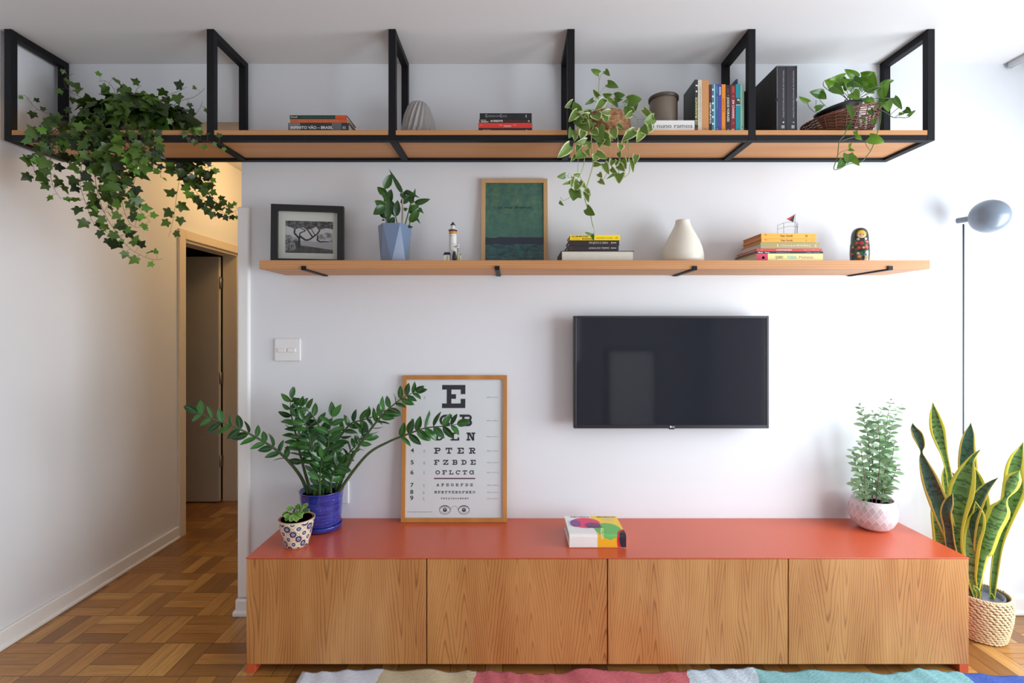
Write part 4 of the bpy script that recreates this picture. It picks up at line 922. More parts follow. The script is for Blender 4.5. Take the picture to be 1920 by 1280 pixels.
for (a, z, r, c_, c2) in ((-.55, .56, .008, RED, ORG), (-.10, .55, .009, (196, 30, 60), RED), (.55, .58, .008, RED, WHT), (-.35, .42, .009, RED, ORG), (.45, .44, .010, (214, 60, 50), ORG), (.10, .42, .006, ORG, YEL), (-.95, .45, .006, ORG, YEL),
    (-.40, .27, .006, WHT, ORG), (.48, .30, .007, WHT, (200, 120, 110)), (-.30, .18, .009, ORG, YEL), (.48, .16, .009, YEL, ORG), (-.42, .66, .006, WHT, RED), (.42, .66, .006, WHT, ORG), (1.0, .5, .008, RED, WHT), (1.0, .28, .008, ORG, WHT), (-1.1, .26, .007, RED, YEL)): flower(a, z, r, c_, c2)
b.build('painted_flowers', t)

# ------------------------------------------------------------ plant pots
def circ_soil(b, c, r, z): b.lathe([(0, z), (r, z)], c, m_soil, 24)
# blue glazed pot with saucer ----------------------------------------------------
def blue_glaze():
    t = NT('cobalt_glaze'); t.set(.12, 0, .6, .5); x, y, z = t.sep(t.obj())
    an = t.math('ARCTAN2', y, x)
    n = t.noise(t.comb(t.math('MULTIPLY', an, .7), 0, t.math('MULTIPLY', z, 90)), 1, 4, .6); sp_ = t.noise(t.obj(), 170, 2)
    c = t.mix(t.ramp(n, (.3, (0,)*3), (.7, (1,)*3)), lin((18, 24, 92)), lin((62, 74, 176)))
    c = t.mix(t.ramp(sp_, (.70, (0,)*3), (.76, (1,)*3)), c, lin((190, 200, 236))); t.base(c); return t.mat
bx, by = -.929, -.128; m = blue_glaze()
t = thing('potted_zamioculcas', 'large glossy green plant with arching fronds in a cobalt blue pot', 'plant', (bx, by, SZ))
b = MB(); b.lathe([(0, .0), (.080, .0), (.092, .004), (.0975, .024), (.0975, .028), (.094, .028), (.090, .020), (0, .018)], (bx, by, SZ+.0005), m, 64); b.build('saucer', t)
b = MB(); b.lathe([(.085, .0195), (.0895, .029), (.093, .07), (.098, .135), (.1035, .1865), (.1045, .1885), (.1015, .1895), (.0985, .1865), (.094, .165)], (bx, by, SZ+.0005), m, 64); b.build('pot', t)
b = MB(); circ_soil(b, (bx, by, SZ), .0945, .167); b.build('soil', t)
# ZZ fronds
m_zz = leafmat('glossy_leaf', (22, 62, 26), (60, 116, 48), rough=.2, trans=.12, vein=(96, 150, 80)); m_zs = mat('zz_stem', (66, 88, 48), .4, var=.25, vscale=30)
m_zsd = mat('zz_stem_dark', (70, 62, 46), .4)
def zp(x, y, Y): return W(360+x/3.5556, 700+y/3.5556, Y)
ZZF = [  # points in the close-up, depth start, depth end, leaflet start, leaflet length px, face-on
 ([(775, 795), (720, 680), (620, 560), (520, 480), (380, 400), (300, 365), (200, 325), (120, 295), (40, 262)], -.13, -.30, .33, 25, .8),
 ([(795, 795), (748, 640), (712, 500), (690, 400), (672, 320), (655, 240), (660, 165)], -.13, -.17, .33, 22, .6),
 ([(832, 795), (826, 640), (790, 540), (740, 460), (705, 370), (688, 310), (720, 220)], -.15, -.20, .36, 21, .7),
 ([(905, 785), (906, 620), (880, 470), (850, 360), (800, 280), (735, 212)], -.11, -.13, .30, 25, .9),
 ([(900, 780), (912, 600), (950, 480), (1010, 390), (1065, 330), (1130, 312), (1205, 288), (1275, 265)], -.12, -.14, .36, 21, .8),
 ([(960, 785), (1010, 680), (1090, 520), (1170, 400), (1240, 310), (1300, 245), (1380, 180), (1440, 145), (1490, 120)], -.14, -.24, .42, 24, .5),
 ([(990, 780), (1060, 670), (1180, 530), (1310, 455), (1422, 410), (1560, 363), (1700, 350), (1765, 338)], -.15, -.30, .62, 27, 1.0),
 ([(955, 785), (985, 640), (1040, 540), (1100, 470), (1140, 400)], -.08, -.07, .28, 17, .5),
 ([(870, 780), (890, 640), (905, 520), (915, 400), (935, 290)], -.16, -.22, .28, 29, 1.0),
 ([(815, 770), (812, 650), (795, 500), (775, 390), (745, 310)], -.18, -.22, .36, 23, .9),
 ([(925, 790), (930, 700), (960, 640), (1000, 600)], -.18, -.24, .25, 24, .9),
 ([(850, 790), (852, 700), (860, 620), (870, 560)], -.20, -.26, .2, 24, .9)]
bs = MB(); bl = MB(); random.seed(11)
for pts, Y0, Y1, ls, ll, face in ZZF:
    k = len(pts); P3 = [zp(x, y, Y0+(Y1-Y0)*(i/(k-1))) for i, (x, y) in enumerate(pts)]
    P3[0] = Vector((max(bx-.08, min(bx+.08, P3[0].x)), max(by-.07, min(by+.07, Y0)), SZ+.166))
    sp = spline(P3, .008); n = len(sp); r0 = .0075 if len(pts) > 5 else .0055
    bs.tube(sp, [r0*(1-i/n)**.8+.0012 for i in range(n)], m_zs, 8)
    tot = n*.008; step = max(3, int(ll/S(Y0)*.62/.008)); side = 1
    i = int(ls*n)
    while i < n-1:
        T = (sp[min(i+1, n-1)]-sp[i-1]).normalized(); p = sp[i]
        view = (CAMV-p).normalized(); lat = T.cross(view).normalized()
        for sd_ in (1, -1):
            f = 1-.35*abs((i/n-ls)/(1-ls)-.45); L_ = 1.22*ll/S(Y0)*f*random.uniform(.8, 1.15)
            up_ = lat*sd_*(.75+.35*random.random())+T*random.uniform(.5, .9)+view*random.uniform(-.5, .4)
            nr = view*face+rv(.7)+Vector((0, 0, .35)); leaf(bl, p, up_, nr, L_, L_*random.uniform(.38, .48), m_zz, w_ell, random.uniform(.1, .6), .28, 4, 6)
        i += step
    for q_ in (-.3, .3): T = (sp[-1]-sp[-3]).normalized(); leaf(bl, sp[-1], T+rv(.3), CAMV-sp[-1], ll/S(Y0), ll/S(Y0)*.42, m_zz, w_ell, .3, .25)
bs.build('stems', t); bl.build('foliage', t)
# small patterned pot with succulent ------------------------------------------------
def tile_pot():
    t = NT('painted_tile_pattern'); t.set(.22, 0, .5, .4); uv = t.n('ShaderNodeUVMap', uv_map='UVMap').outputs[0]; u, v, _ = t.sep(uv)
    N_, K_ = 9, 2.55
    p = t.math('ADD', t.math('MULTIPLY', u, N_), t.math('MULTIPLY', v, K_)); q_ = t.math('SUBTRACT', t.math('MULTIPLY', u, N_), t.math('MULTIPLY', v, K_))
    fp, fq = t.math('FLOOR', p), t.math('FLOOR', q_)
    a = t.math('SUBTRACT', t.math('FRACT', p), .5); c_ = t.math('SUBTRACT', t.math('FRACT', q_), .5)
    r = t.math('SQRT', t.math('ADD', t.math('MULTIPLY', a, a), t.math('MULTIPLY', c_, c_))); th = t.math('ARCTAN2', a, c_)
    big = t.math('ABSOLUTE', t.math('MODULO', t.math('ADD', fp, 0), 2)); sc_ = t.math('SUBTRACT', 1.18, t.math('MULTIPLY', big, .42))
    pet = t.math('MULTIPLY', t.math('ADD', .37, t.math('MULTIPLY', t.math('COSINE', t.math('MULTIPLY', th, 12)), .05)), sc_)
    m1 = t.math('LESS_THAN', r, pet); m2 = t.math('LESS_THAN', r, t.math('MULTIPLY', sc_, .17)); m3 = t.math('LESS_THAN', r, t.math('MULTIPLY', sc_, .11)); m4 = t.math('LESS_THAN', r, t.math('MULTIPLY', sc_, .04))
    e = t.math('MAXIMUM', t.math('ABSOLUTE', a), t.math('ABSOLUTE', c_)); ln = t.math('GREATER_THAN', e, .43)
    cream, navy, tan = lin((232, 224, 206)), lin((44, 46, 98)), lin((222, 196, 156))
    c = t.mix(ln, cream, tan); c = t.mix(m1, c, navy); c = t.mix(m2, c, lin((210, 214, 224))); c = t.mix(m3, c, navy); c = t.mix(m4, c, cream)
    edge = t.math('MAXIMUM', t.math('GREATER_THAN', v, .965), t.math('LESS_THAN', v, .02)); c = t.mix(edge, c, tan); t.base(c); return t.mat
px_, py_ = -.969, -.322; t = thing('potted_succulent', 'small succulent in a navy and cream patterned pot on the sideboard', 'plant', (px_, py_, SZ))
m_tp = tile_pot(); m_in = mat('terracotta', (176, 104, 78), .7); m_rim = mat('cream_rim', (216, 196, 170), .3)
b = MB(); b.lathe([(.050+.0282*(j/12)**.9, .121*j/12) for j in range(13)], (px_, py_, SZ+.0005), m_tp, 48)
b.lathe([(.0782, .121), (.0785, .1225), (.0762, .1235), (.0745, .1215), (.0725, .10)], (px_, py_, SZ+.0005), m_rim, 48); b.build('pot', t)
b = MB(); b.lathe([(.0700, .100), (.0725, .1215), (.0705, .1230), (.0670, .1215), (.064, .10)], (px_, py_, SZ+.0005), m_in, 40); b.build('inner_pot', t)
b = MB(); circ_soil(b, (px_, py_, SZ), .066, .108); b.build('soil', t)
m_suc = leafmat('succulent_leaf', (84, 150, 44), (136, 196, 80), edge=(206, 222, 160), ew=.86, trans=.22, rough=.3)
b = MB(); bs = MB(); random.seed(3)
def sq(x, y, Y): return W(500+x/10.665, 920+y/10.665, Y)
for (x0_, y0_, x1_, y1_, wd, Y) in [(520, 330, 415, 375, 95, -.33), (610, 370, 655, 250, 95, -.32), (680, 360, 835, 285, 90, -.32), (760, 400, 850, 420, 90, -.34), (650, 430, 760, 345, 110, -.35), (530, 420, 540, 355, 75, -.34), (470, 480, 330, 480, 110, -.33), (480, 500, 360, 510, 80, -.36), (560, 480, 590, 600, 100, -.37), (610, 480, 700, 540, 120, -.37), (570, 470, 480, 590, 100, -.37), (640, 470, 740, 470, 90, -.36), (560, 430, 620, 500, 90, -.36), (440, 440, 400, 580, 80, -.35), (600, 400, 640, 340, 70, -.33)]:
    A_, B_ = sq(x0_, y0_, Y+.005), sq(x1_, y1_, Y-.008); d = B_-A_; leaf(b, A_, d, (CAMV-A_).normalized()+Vector((0, 0, .6))+rv(.3), d.length*1.25, 1.25*wd/10.665/S(Y), m_suc, w_ell, -.35, .3, 4, 6)
    bs.tube(spline([Vector((px_+random.uniform(-.02, .02), py_+random.uniform(-.02, .02), SZ+.10)), A_*.5+Vector((px_, py_, SZ+.13))*.5, A_], .006), .0022, m_zs, 6)
b.build('foliage', t, solid=.0012); bs.build('stems', t)
# pink-white geometric pot with the small-leaved shrub ----------------------------------
def cube_pot():
    t = NT('cube_lattice_glaze'); t.set(.55, 0, .4); uv = t.n('ShaderNodeUVMap', uv_map='UVMap').outputs[0]; u, v, _ = t.sep(uv)
    X_ = t.math('MULTIPLY', u, 40); Y_ = t.math('MULTIPLY', v, 14)
    a = t.math('ADD', X_, 0); q1 = t.math('ADD', t.math('MULTIPLY', X_, .5), t.math('MULTIPLY', Y_, .5)); q2 = t.math('SUBTRACT', q1, a)
    k_ = t.math('MODULO', t.math('ADD', t.math('ADD', t.math('FLOOR', q1), t.math('FLOOR', q2)), 60), 3)
    f = t.math('DIVIDE', k_, 2)
    st = t.math('GREATER_THAN', t.math('FRACT', t.math('MULTIPLY', t.math('ADD', t.math('MULTIPLY', q1, t.math('SUBTRACT', 1, f)), t.math('MULTIPLY', a, f)), 6)), .62)
    c = t.ramp(f, (0, lin((172, 148, 156))), (.5, lin((202, 184, 190))), (1, lin((186, 164, 172)))); c = t.mix(t.math('MULTIPLY', st, .75), c, lin((246, 240, 240)))
    ln = t.math('LESS_THAN', t.math('MINIMUM', t.math('FRACT', q1), t.math('FRACT', q2)), .07); c = t.mix(t.math('MULTIPLY', ln, .7), c, lin((250, 246, 246))); t.base(c); return t.mat
gx, gy = 1.762, -.128; t = thing('potted_shrub', 'silvery green small leaved shrub in a rounded pink and white pot', 'plant', (gx, gy, SZ)); mcp = cube_pot()
pr = [(r_*.85, z_) for r_, z_ in [(.058, 0), (.078, .008), (.100, .026), (.114, .050), (.1205, .078), (.1185, .108), (.108, .136), (.102, .1445), (.0985, .146), (.097, .142), (.094, .12)]]
b = MB(); b.lathe(pr, (gx, gy, SZ+.0005), mcp, 64); b.build('pot', t); b = MB(); circ_soil(b, (gx, gy, SZ), .082, .122); b.build('soil', t)
m_ol = leafmat('silver_leaf', (104, 146, 92), (168, 196, 156), rough=.5, trans=.2, vein=(190, 210, 170)); m_os = mat('woody_stem', (120, 96, 84), .7)
def op(x, y, Y): return W(1560+x/4.267, 730+y/4.267, Y)
OST = [([(320, 870), (325, 700), (330, 450), (335, 300), (325, 170)], -.13, 0), ([(440, 870), (430, 650), (425, 450), (440, 250), (470, 85)], -.12, 0), ([(450, 870), (440, 600), (450, 400), (500, 230), (565, 110)], -.11, 0), ([(270, 860), (240, 720), (190, 600), (165, 470)], -.13, 0),
 ([(300, 860), (300, 650), (290, 400), (250, 230), (218, 118)], -.12, 0), ([(350, 870), (380, 600), (380, 400), (370, 250), (400, 150)], -.16, 0), ([(250, 850), (260, 700), (240, 550), (225, 400)], -.16, 0), ([(400, 860), (410, 700), (480, 540), (500, 420)], -.15, 0), ([(380, 860), (440, 780), (500, 680), (520, 600)], -.16, 0), ([(290, 850), (220, 790), (160, 740)], -.17, 0)]
bs = MB(); bl = MB(); random.seed(21)
for pts, Y, _ in OST:
    k = len(pts); P3 = [op(x, y, Y-.02*i/(k-1)) for i, (x, y) in enumerate(pts)]; P3[0] = Vector((max(gx-.06, min(gx+.06, P3[0].x)), Y, SZ+.118))
    sp = spline(P3, .006); n = len(sp); bs.tube(sp, [.0022*(1-i/n)+.0008 for i in range(n)], m_os, 6); ph = random.random()*3
    for i in range(int(n*.08)+2, n, 3):
        T = (sp[min(i+1, n-1)]-sp[i-1]).normalized(); f = i/n; ph += PI/2+.2
        for s_ in (0, PI):
            a = ph+s_; o1 = T.orthogonal().normalized(); o2 = T.cross(o1); d = (o1*math.cos(a)+o2*math.sin(a))
            if d.y > .55 and sp[i].y > -.1: d.y *= .2
            L_ = random.uniform(.036, .052)*(1 if f < .75 else 1-.55*(f-.75)/.25)
            leaf(bl, sp[i], d*.9+T*.35, T+(CAMV-sp[i]).normalized()*.9+rv(.4), L_, L_*.46, m_ol, w_ell, random.uniform(0, .5), .2, 2, 5)
bs.build('stems', t); bl.build('foliage', t)
# faceted blue-grey pot and its plant -----------------------------------------------------
fx, fy = XX(740.5, -.14), -.14; t = thing('potted_dendrobium', 'dark green leafy plant in a faceted blue grey pot on the wall shelf', 'plant', (fx, fy, LZ)); H = ZZ(423.5, fy)-LZ
m = mat('blue_grey_glaze', (112, 130, 158), .22, coat=.4, var=.02); b = MB(); n = 6; Rt, Rb = .0825, .0685
T_ = [Vector((fx+Rt*math.cos(PI/3*i+PI/6+PI/6*0-PI/6), fy+Rt*math.sin(PI/3*i), LZ+H)) for i in range(n)]
B_ = [Vector((fx+Rb*math.cos(PI/3*i+PI/6), fy+Rb*math.sin(PI/3*i+PI/6), LZ+.0006)) for i in range(n)]
for i in range(n): j = (i+1) % n; b.poly([T_[i], B_[i], T_[j]], m); b.poly([T_[j], B_[i], B_[j]], m)
b.poly(B_[::-1], m); I_ = [Vector((fx, fy, LZ+H))+(p-Vector((fx, fy, LZ+H)))*.93 for p in T_]; J_ = [p-Vector((0, 0, .02)) for p in I_]
for i in range(n): j = (i+1) % n; b.poly([T_[i], T_[j], I_[j], I_[i]], m); b.poly([I_[i], I_[j], J_[j], J_[i]], m)
b.build('pot', t); b = MB(); b.poly(J_, m_soil); b.build('soil', t)
m_dl = leafmat('dark_leaf', (24, 56, 22), (56, 96, 34), rough=.28, trans=.14, vein=(80, 120, 60)); m_ds = mat('green_stem', (92, 112, 60), .5, var=.2); m_dp = mat('pale_cane', (170, 160, 140), .6, var=.15)
def fp_(x, y, Y): return (690+x/6.737, 310+y/6.737)
bl = MB(); random.seed(8)
for (x0_, y0_, x1_, y1_, wd, Y, dY, bd) in [(205, 300, 292, 112, 88, -.15, 0, .3), (235, 360, 115, 272, 78, -.17, -.03, .7), (190, 300, 245, 460, 60, -.16, -.01, .4), (250, 500, 292, 300, 80, -.14, 0, .4), (215, 520, 86, 445, 80, -.17, -.03, .6), (215, 515, 66, 620, 90, -.18, -.02, .6), (250, 690, 262, 405, 82, -.16, 0, .3), (215, 670, 150, 540, 60, -.15, 0, .4),
 (345, 650, 290, 440, 76, -.14, 0, .5), (350, 650, 375, 438, 74, -.16, 0, .4), (210, 690, 168, 690, 24, -.17, 0, .4), (285, 745, 330, 650, 66, -.17, 0, .5), (240, 760, 260, 640, 50, -.17, 0, .4), (440, 360, 265, 45, 52, -.16, 0, .2), (415, 400, 470, 330, 60, -.16, 0, .5), (455, 335, 660, 412, 58, -.16, -.02, 1.2), (412, 480, 545, 368, 70, -.14, 0, .5), (590, 480, 788, 425, 60, -.16, -.03, .9),
 (545, 490, 572, 340, 56, -.14, 0, .5), (515, 580, 645, 500, 76, -.15, 0, .6), (452, 560, 505, 545, 40, -.16, 0, .4), (525, 720, 650, 530, 84, -.17, -.02, .6), (630, 545, 706, 612, 50, -.18, -.01, .9), (600, 660, 665, 742, 30, -.17, -.01, 1.1), (505, 770, 572, 780, 34, -.20, -.01, .4), (515, 590, 590, 590, 32, -.17, 0, .4), (560, 420, 600, 290, 40, -.13, 0, .3)]:
    leaf_px(bl, fp_(x0_, y0_, 0), fp_(x1_, y1_, 0), wd/6.737*1.25, Y, Y+dY, m_dl, w_lance if wd < 60 else w_ell, bd, .3, tilt=.3, nv=8)
bl.build('foliage', t); bs = MB()
for pts, mm, r in (([(245, 790), (218, 620), (205, 400), (205, 290)], m_ds, .0035), ([(430, 800), (437, 560), (435, 350)], m_dp, .0042), ([(455, 800), (505, 620), (545, 480), (600, 460)], m_ds, .0035), ([(512, 800), (545, 680), (630, 550)], m_ds, .003), ([(375, 800), (360, 690), (345, 640)], m_ds, .003), ([(290, 800), (265, 720), (255, 640)], m_ds, .003)):
    bs.tube(spline([W(*fp_(x, y, 0), -.15) for x, y in pts], .01), r, mm, 8)
bs.build('stems', t)
# ------------------------------------------------------------ trailing ivy
m_ivy = leafmat('ivy_leaf', (16, 34, 10), (88, 120, 42), rough=.42, trans=.2, vein=None); m_ivl = leafmat('ivy_young_leaf', (76, 128, 40), (112, 160, 60), rough=.4, trans=.25)
m_ist = mat('ivy_stem', (96, 68, 58), .6, var=.3)
ix, iy = XX(261, -.165), -.16
t = thing('potted_ivy', 'dark green ivy in a wicker basket trailing over the hanging shelf', 'plant', (ix, iy, UZ))
m_wk = mat('brown_wicker', (128, 88, 56), .7, var=.35, vscale=60)
def weave(b, c, prof, mat_, stakes=28, r=.003, amp=.003, rows=None, shear=0, ry=1, seg=3, tilt=None):
    """open basket weave: prof list of (radius, z); rows of strands pass in and out between the stakes"""
    def at_(k):
        k *= len(prof)-1; i = min(int(k), len(prof)-2); f = k-i; return prof[i][0]+(prof[i+1][0]-prof[i][0])*f, prof[i][1]+(prof[i+1][1]-prof[i][1])*f
    H_ = prof[-1][1]
    def P_(a, R, z): x = R*math.cos(a); return Vector((c[0]+x, c[1]+R*ry*math.sin(a), c[2]+z+(z/H_)*shear*x))
    rows = rows or int(H_/(r*2.1)); n = stakes*seg
    for j in range(rows):
        R, z = at_((j+.5)/rows); pts = []
        for i in range(n): pts.append(P_(2*PI*i/n, R+amp*math.sin(PI*i/seg+PI*j), z))
        b.tube(pts, r, mat_, 5, closed=True)
    for i in range(stakes):
        b.tube([P_(2*PI*(i+.5)/stakes, *at_(k/6)) for k in range(7)], r*.9, mat_, 5)
    for off in (0, 1):
        n2 = 120; R, z = prof[-1]; b.tube([P_(2*PI*i/n2, R+.003*math.sin(24*2*PI*i/n2+off*PI), z+.002+.003*math.cos(24*2*PI*i/n2+off*PI)) for i in range(n2)], r*1.15, mat_, 5, closed=True)
b = MB(); weave(b, (ix, iy, UZ+.003), [(.085, 0), (.100, .03), (.106, .09)], m_wk, 26, .0032, .003, 12)
b.lathe([(0, .002), (.082, .002), (.097, .03), (.101, .085)], (ix, iy, UZ+.001), mat('basket_liner', (60, 46, 36), .9), 32); b.build('basket', t)
b = MB(); circ_soil(b, (ix, iy, UZ), .1, .086); b.build('soil', t)
bs = MB(); bl = MB(); random.seed(31)
def z1(x, y, Y): return W(x/4, 30+y/4, Y)
def z2(x, y, Y): return W(x/4, 250+y/4, Y)
def vine(pts, r=.0013, sp_=.028, L0=.047, start=0., matl=None, young=.08, pet=.02, leafy=True, tip=.55):
    s_ = spline(pts, .008); n = len(s_); bs.tube(s_, [r*(1-.5*i/n) for i in range(n)], m_ist, 5)
    if not leafy: return
    d_ = start; i = int(start*n); side = 1
    while i < n:
        p = s_[i]; T = (s_[min(i+1, n-1)]-s_[max(i-1, 0)]).normalized(); view = (CAMV-p).normalized(); lat = T.cross(view).normalized()*side; side = -side
        f = i/n; L_ = L0*random.uniform(.72, 1.2)*(1 if f < .7 else 1-(1-tip)*(f-.7)/.3)
        e = p+lat*pet*random.uniform(.4, 1.4)+view*random.uniform(-.004, .018)+Vector((0, 0, random.uniform(-.004, .01)))
        bs.tube([p, (p+e)/2+Vector((0, 0, .003)), e], .0006, m_ist, 4, cap=False)
        d = lat*random.uniform(.2, 1)+Vector((0, 0, -.6))*random.uniform(.2, 1.6)+rv(.5)
        ivy_leaf(bl, e, d, view+rv(.75)+Vector((0, 0, .3)), L_, m_ivl if random.random() < young or f > .93 else m_ivy)
        i += max(1, int(sp_*random.uniform(.6, 1.35)/.008))
F = -.335
vine([z1(780, 780, -.26), z1(700, 860, -.33), z2(650, 50, F), z2(612, 230, F), z2(605, 400, F), z2(650, 540, F), z2(700, 670, F), z2(800, 740, F), z2(880, 765, F), z2(960, 755, F)], start=.2)
vine([z1(820, 800, -.27), z1(740, 880, -.33), z2(705, 150, F), z2(715, 350, F), z2(760, 540, F), z2(830, 680, F), z2(900, 780, F), z2(960, 850, F), z2(1050, 910, F), z2(1150, 945, F), z2(1220, 940, F)], start=.15)
vine([z1(560, 760, -.26), z1(420, 850, -.33), z2(380, 60, F), z2(378, 280, F), z2(400, 400, F), z2(455, 490, F)], start=.15, sp_=.024)
vine([z1(480, 820, -.3), z1(330, 900, F), z2(262, 170, F), z2(255, 270, F), z2(290, 330, F), z2(350, 345, F)], start=.1)
vine([z1(950, 800, -.27), z2(940, 60, F), z2(928, 200, F), z2(905, 380, F), z2(925, 560, F), z2(980, 680, F), z2(1040, 705, F), z2(1080, 680, F)], start=.15)
vine([z1(1050, 800, -.27), z2(1062, 50, F), z2(1030, 250, F), z2(1000, 400, F), z2(1000, 500, F), z2(1060, 590, F), z2(1125, 660, F)], start=.1)
vine([z1(850, 820, -.27), z2(850, 100, F), z2(868, 380, F), z2(850, 460, F), z2(780, 590, F)], start=.1)
vine([z1(700, 850, -.29), z2(760, 60, F), z2(800, 250, F), z2(880, 400, F), z2(960, 480, F)], start=.1, sp_=.022)
vine([z1(1250, 860, -.25), z1(1400, 860, -.32), z1(1500, 930, F), z1(1600, 945, F), z1(1700, 975, F)], L0=.03, start=.1)
vine([z1(1100, 820, -.28), z2(1150, 60, F), z2(1150, 230, F), z2(1200, 290, F), z2(1205, 330, F)], L0=.036, start=.1)
for a in ([(760, 820), (690, 900), (700, 1060), (740, 1180)], [(820, 830), (800, 960), (820, 1130), (900, 1240)], [(900, 830), (960, 950), (1010, 1060), (1060, 1160)], [(500, 800), (400, 900), (420, 1000), (350, 1120)], [(640, 830), (620, 930), (680, 1050), (660, 1180)], [(1000, 830), (1080, 960), (1090, 1080), (1100, 1160)]):
    vine([z1(x, y, -.27 if k == 0 else F) for k, (x, y) in enumerate(a)], sp_=.018, L0=.042, pet=.026)
# strands that fall behind the shelf into the corridor opening
G_ = .03
def bk(pts, **k): vine([z2(x, y, G_) for x, y in pts], **k)
bk([(1340, 150), (1345, 330), (1320, 500), (1300, 640), (1265, 775)], sp_=.045, L0=.048)
bk([(1380, 150), (1430, 370), (1500, 470), (1600, 560), (1700, 600), (1780, 575)], sp_=.02, L0=.042)
bk([(1420, 150), (1480, 300), (1560, 430), (1650, 540), (1740, 590)], sp_=.024, L0=.04)
bk([(1300, 150), (1330, 240), (1400, 300), (1500, 330), (1580, 380)], sp_=.016, L0=.045); bk([(1400, 150), (1450, 240), (1530, 260), (1600, 240)], sp_=.016, L0=.042)
# upper tendrils
def upv(pts, **k): vine([z1(x, y, -.2) for x, y in pts], **k)
upv([(800, 760), (600, 760), (440, 745), (330, 720), (270, 690), (200, 610), (180, 590)], L0=.03, sp_=.05, start=.45); upv([(760, 720), (620, 620), (520, 560), (480, 480), (550, 430)], L0=.036, start=.3)
upv([(1200, 740), (1350, 640), (1450, 610), (1520, 560), (1530, 540)], L0=.028, sp_=.08, start=.6); upv([(1200, 780), (1380, 800), (1480, 720), (1520, 640)], L0=.03, sp_=.05, start=.3)
upv([(1150, 700), (1250, 600), (1350, 560), (1400, 530)], L0=.045, sp_=.035, start=.4); upv([(900, 700), (860, 560), (800, 490), (740, 490)], L0=.05, start=.3); upv([(1000, 680), (1020, 560), (1060, 520)], L0=.05)
# crown
for i in range(430):
    a = random.uniform(0, 2*PI); e = random.uniform(-.25, 1.0)*PI/2; k = random.uniform(.72, 1.03)
    nrm = Vector((math.cos(a)*math.cos(e), math.sin(a)*math.cos(e), math.sin(e)))
    p = Vector((ix-.01+nrm.x*.245*k, -.175+nrm.y*.135*k, UZ+.085+nrm.z*(.118 if nrm.z > 0 else .10)*k))
    if p.z < UZ+.004 and p.y > -.33: continue
    if p.y > -.012: p.y = -.012-random.random()*.02
    # leave the middle of the basket front open
    if p.y < -.2 and abs(p.x-ix-.01) < .085 and p.z < UZ+.075: continue
    nn = nrm+rv(.5)+Vector((0, -.3, 0)); d = Vector((nrm.x, nrm.y*.5-.2, -.7))+rv(.7)
    ivy_leaf(bl, p, d, nn, random.uniform(.048, .082), m_ivl if random.random() < .03 else m_ivy)
for i in range(46):
    a = random.uniform(0, 2*PI); A_ = Vector((ix+.06*math.cos(a), iy+.05*math.sin(a), UZ+.085)); B_ = Vector((ix+.21*math.cos(a), -.175+.11*math.sin(a), UZ+random.uniform(.03, .17)))
    bs.tube(spline([A_, (A_+B_)/2+Vector((0, 0, .05)), B_], .02), .0013, m_ist, 4)
bs.build('stems', t); bl.build('foliage', t)

# ------------------------------------------------------------ variegated trailing plant in a cork pot
hx_, hy_ = XX(1137, -.165), -.16
t = thing('potted_philodendron', 'trailing plant with cream edged heart leaves in a cork pot', 'plant', (hx_, hy_, UZ))
m_ck = NT('cork'); m_ck.set(.85); _v = m_ck.obj(); _c = m_ck.ramp(m_ck.noise(_v, 60, 5, .7), (.3, lin((116, 66, 46))), (.5, lin((168, 120, 82))), (.68, lin((206, 170, 124)))); m_ck.base(_c); m_ck.bump(m_ck.noise(_v, 90, 4), .5, .004); m_ck = m_ck.mat
b = MB(); b.lathe([(.088, 0), (.108, .01), (.117, .045), (.115, .090), (.104, .116), (.094, .122), (.088, .116), (.086, .10)], (hx_, hy_, UZ+.0005), m_ck, 48); b.build('pot', t)
b = MB(); circ_soil(b, (hx_, hy_, UZ), .088, .108); b.build('soil', t)
m_ph = leafmat('variegated_leaf', (82, 112, 36), (116, 146, 58), edge=(216, 222, 170), ew=.76, trans=.22, rough=.4); m_pg = leafmat('plain_heart_leaf', (74, 108, 32), (104, 138, 50), trans=.22, rough=.4, edge=(150, 180, 100), ew=.95); m_pst = mat('pale_green_stem', (150, 164, 98), .5, var=.15)
bs = MB(); bl = MB(); random.seed(41)
def hA(x, y): return (1040+x/9.145, 120+y/9.145)
def hB(x, y): return (1030+x/7.11, 240+y/7.11)
def HL(fn, x0, y0, x1, y1, wd, Y=-.33, sc_=7.11, mm=None, bd=.5): leaf_px(bl, fn(x0-(x1-x0)*.06, y0-(y1-y0)*.06), fn(x1+(x1-x0)*.08, y1+(y1-y0)*.08), wd/sc_*1.42, Y, Y-.012, mm or m_ph, w_heart, bd, .2, heart=.16, tilt=.35, nu=6, nv=8)
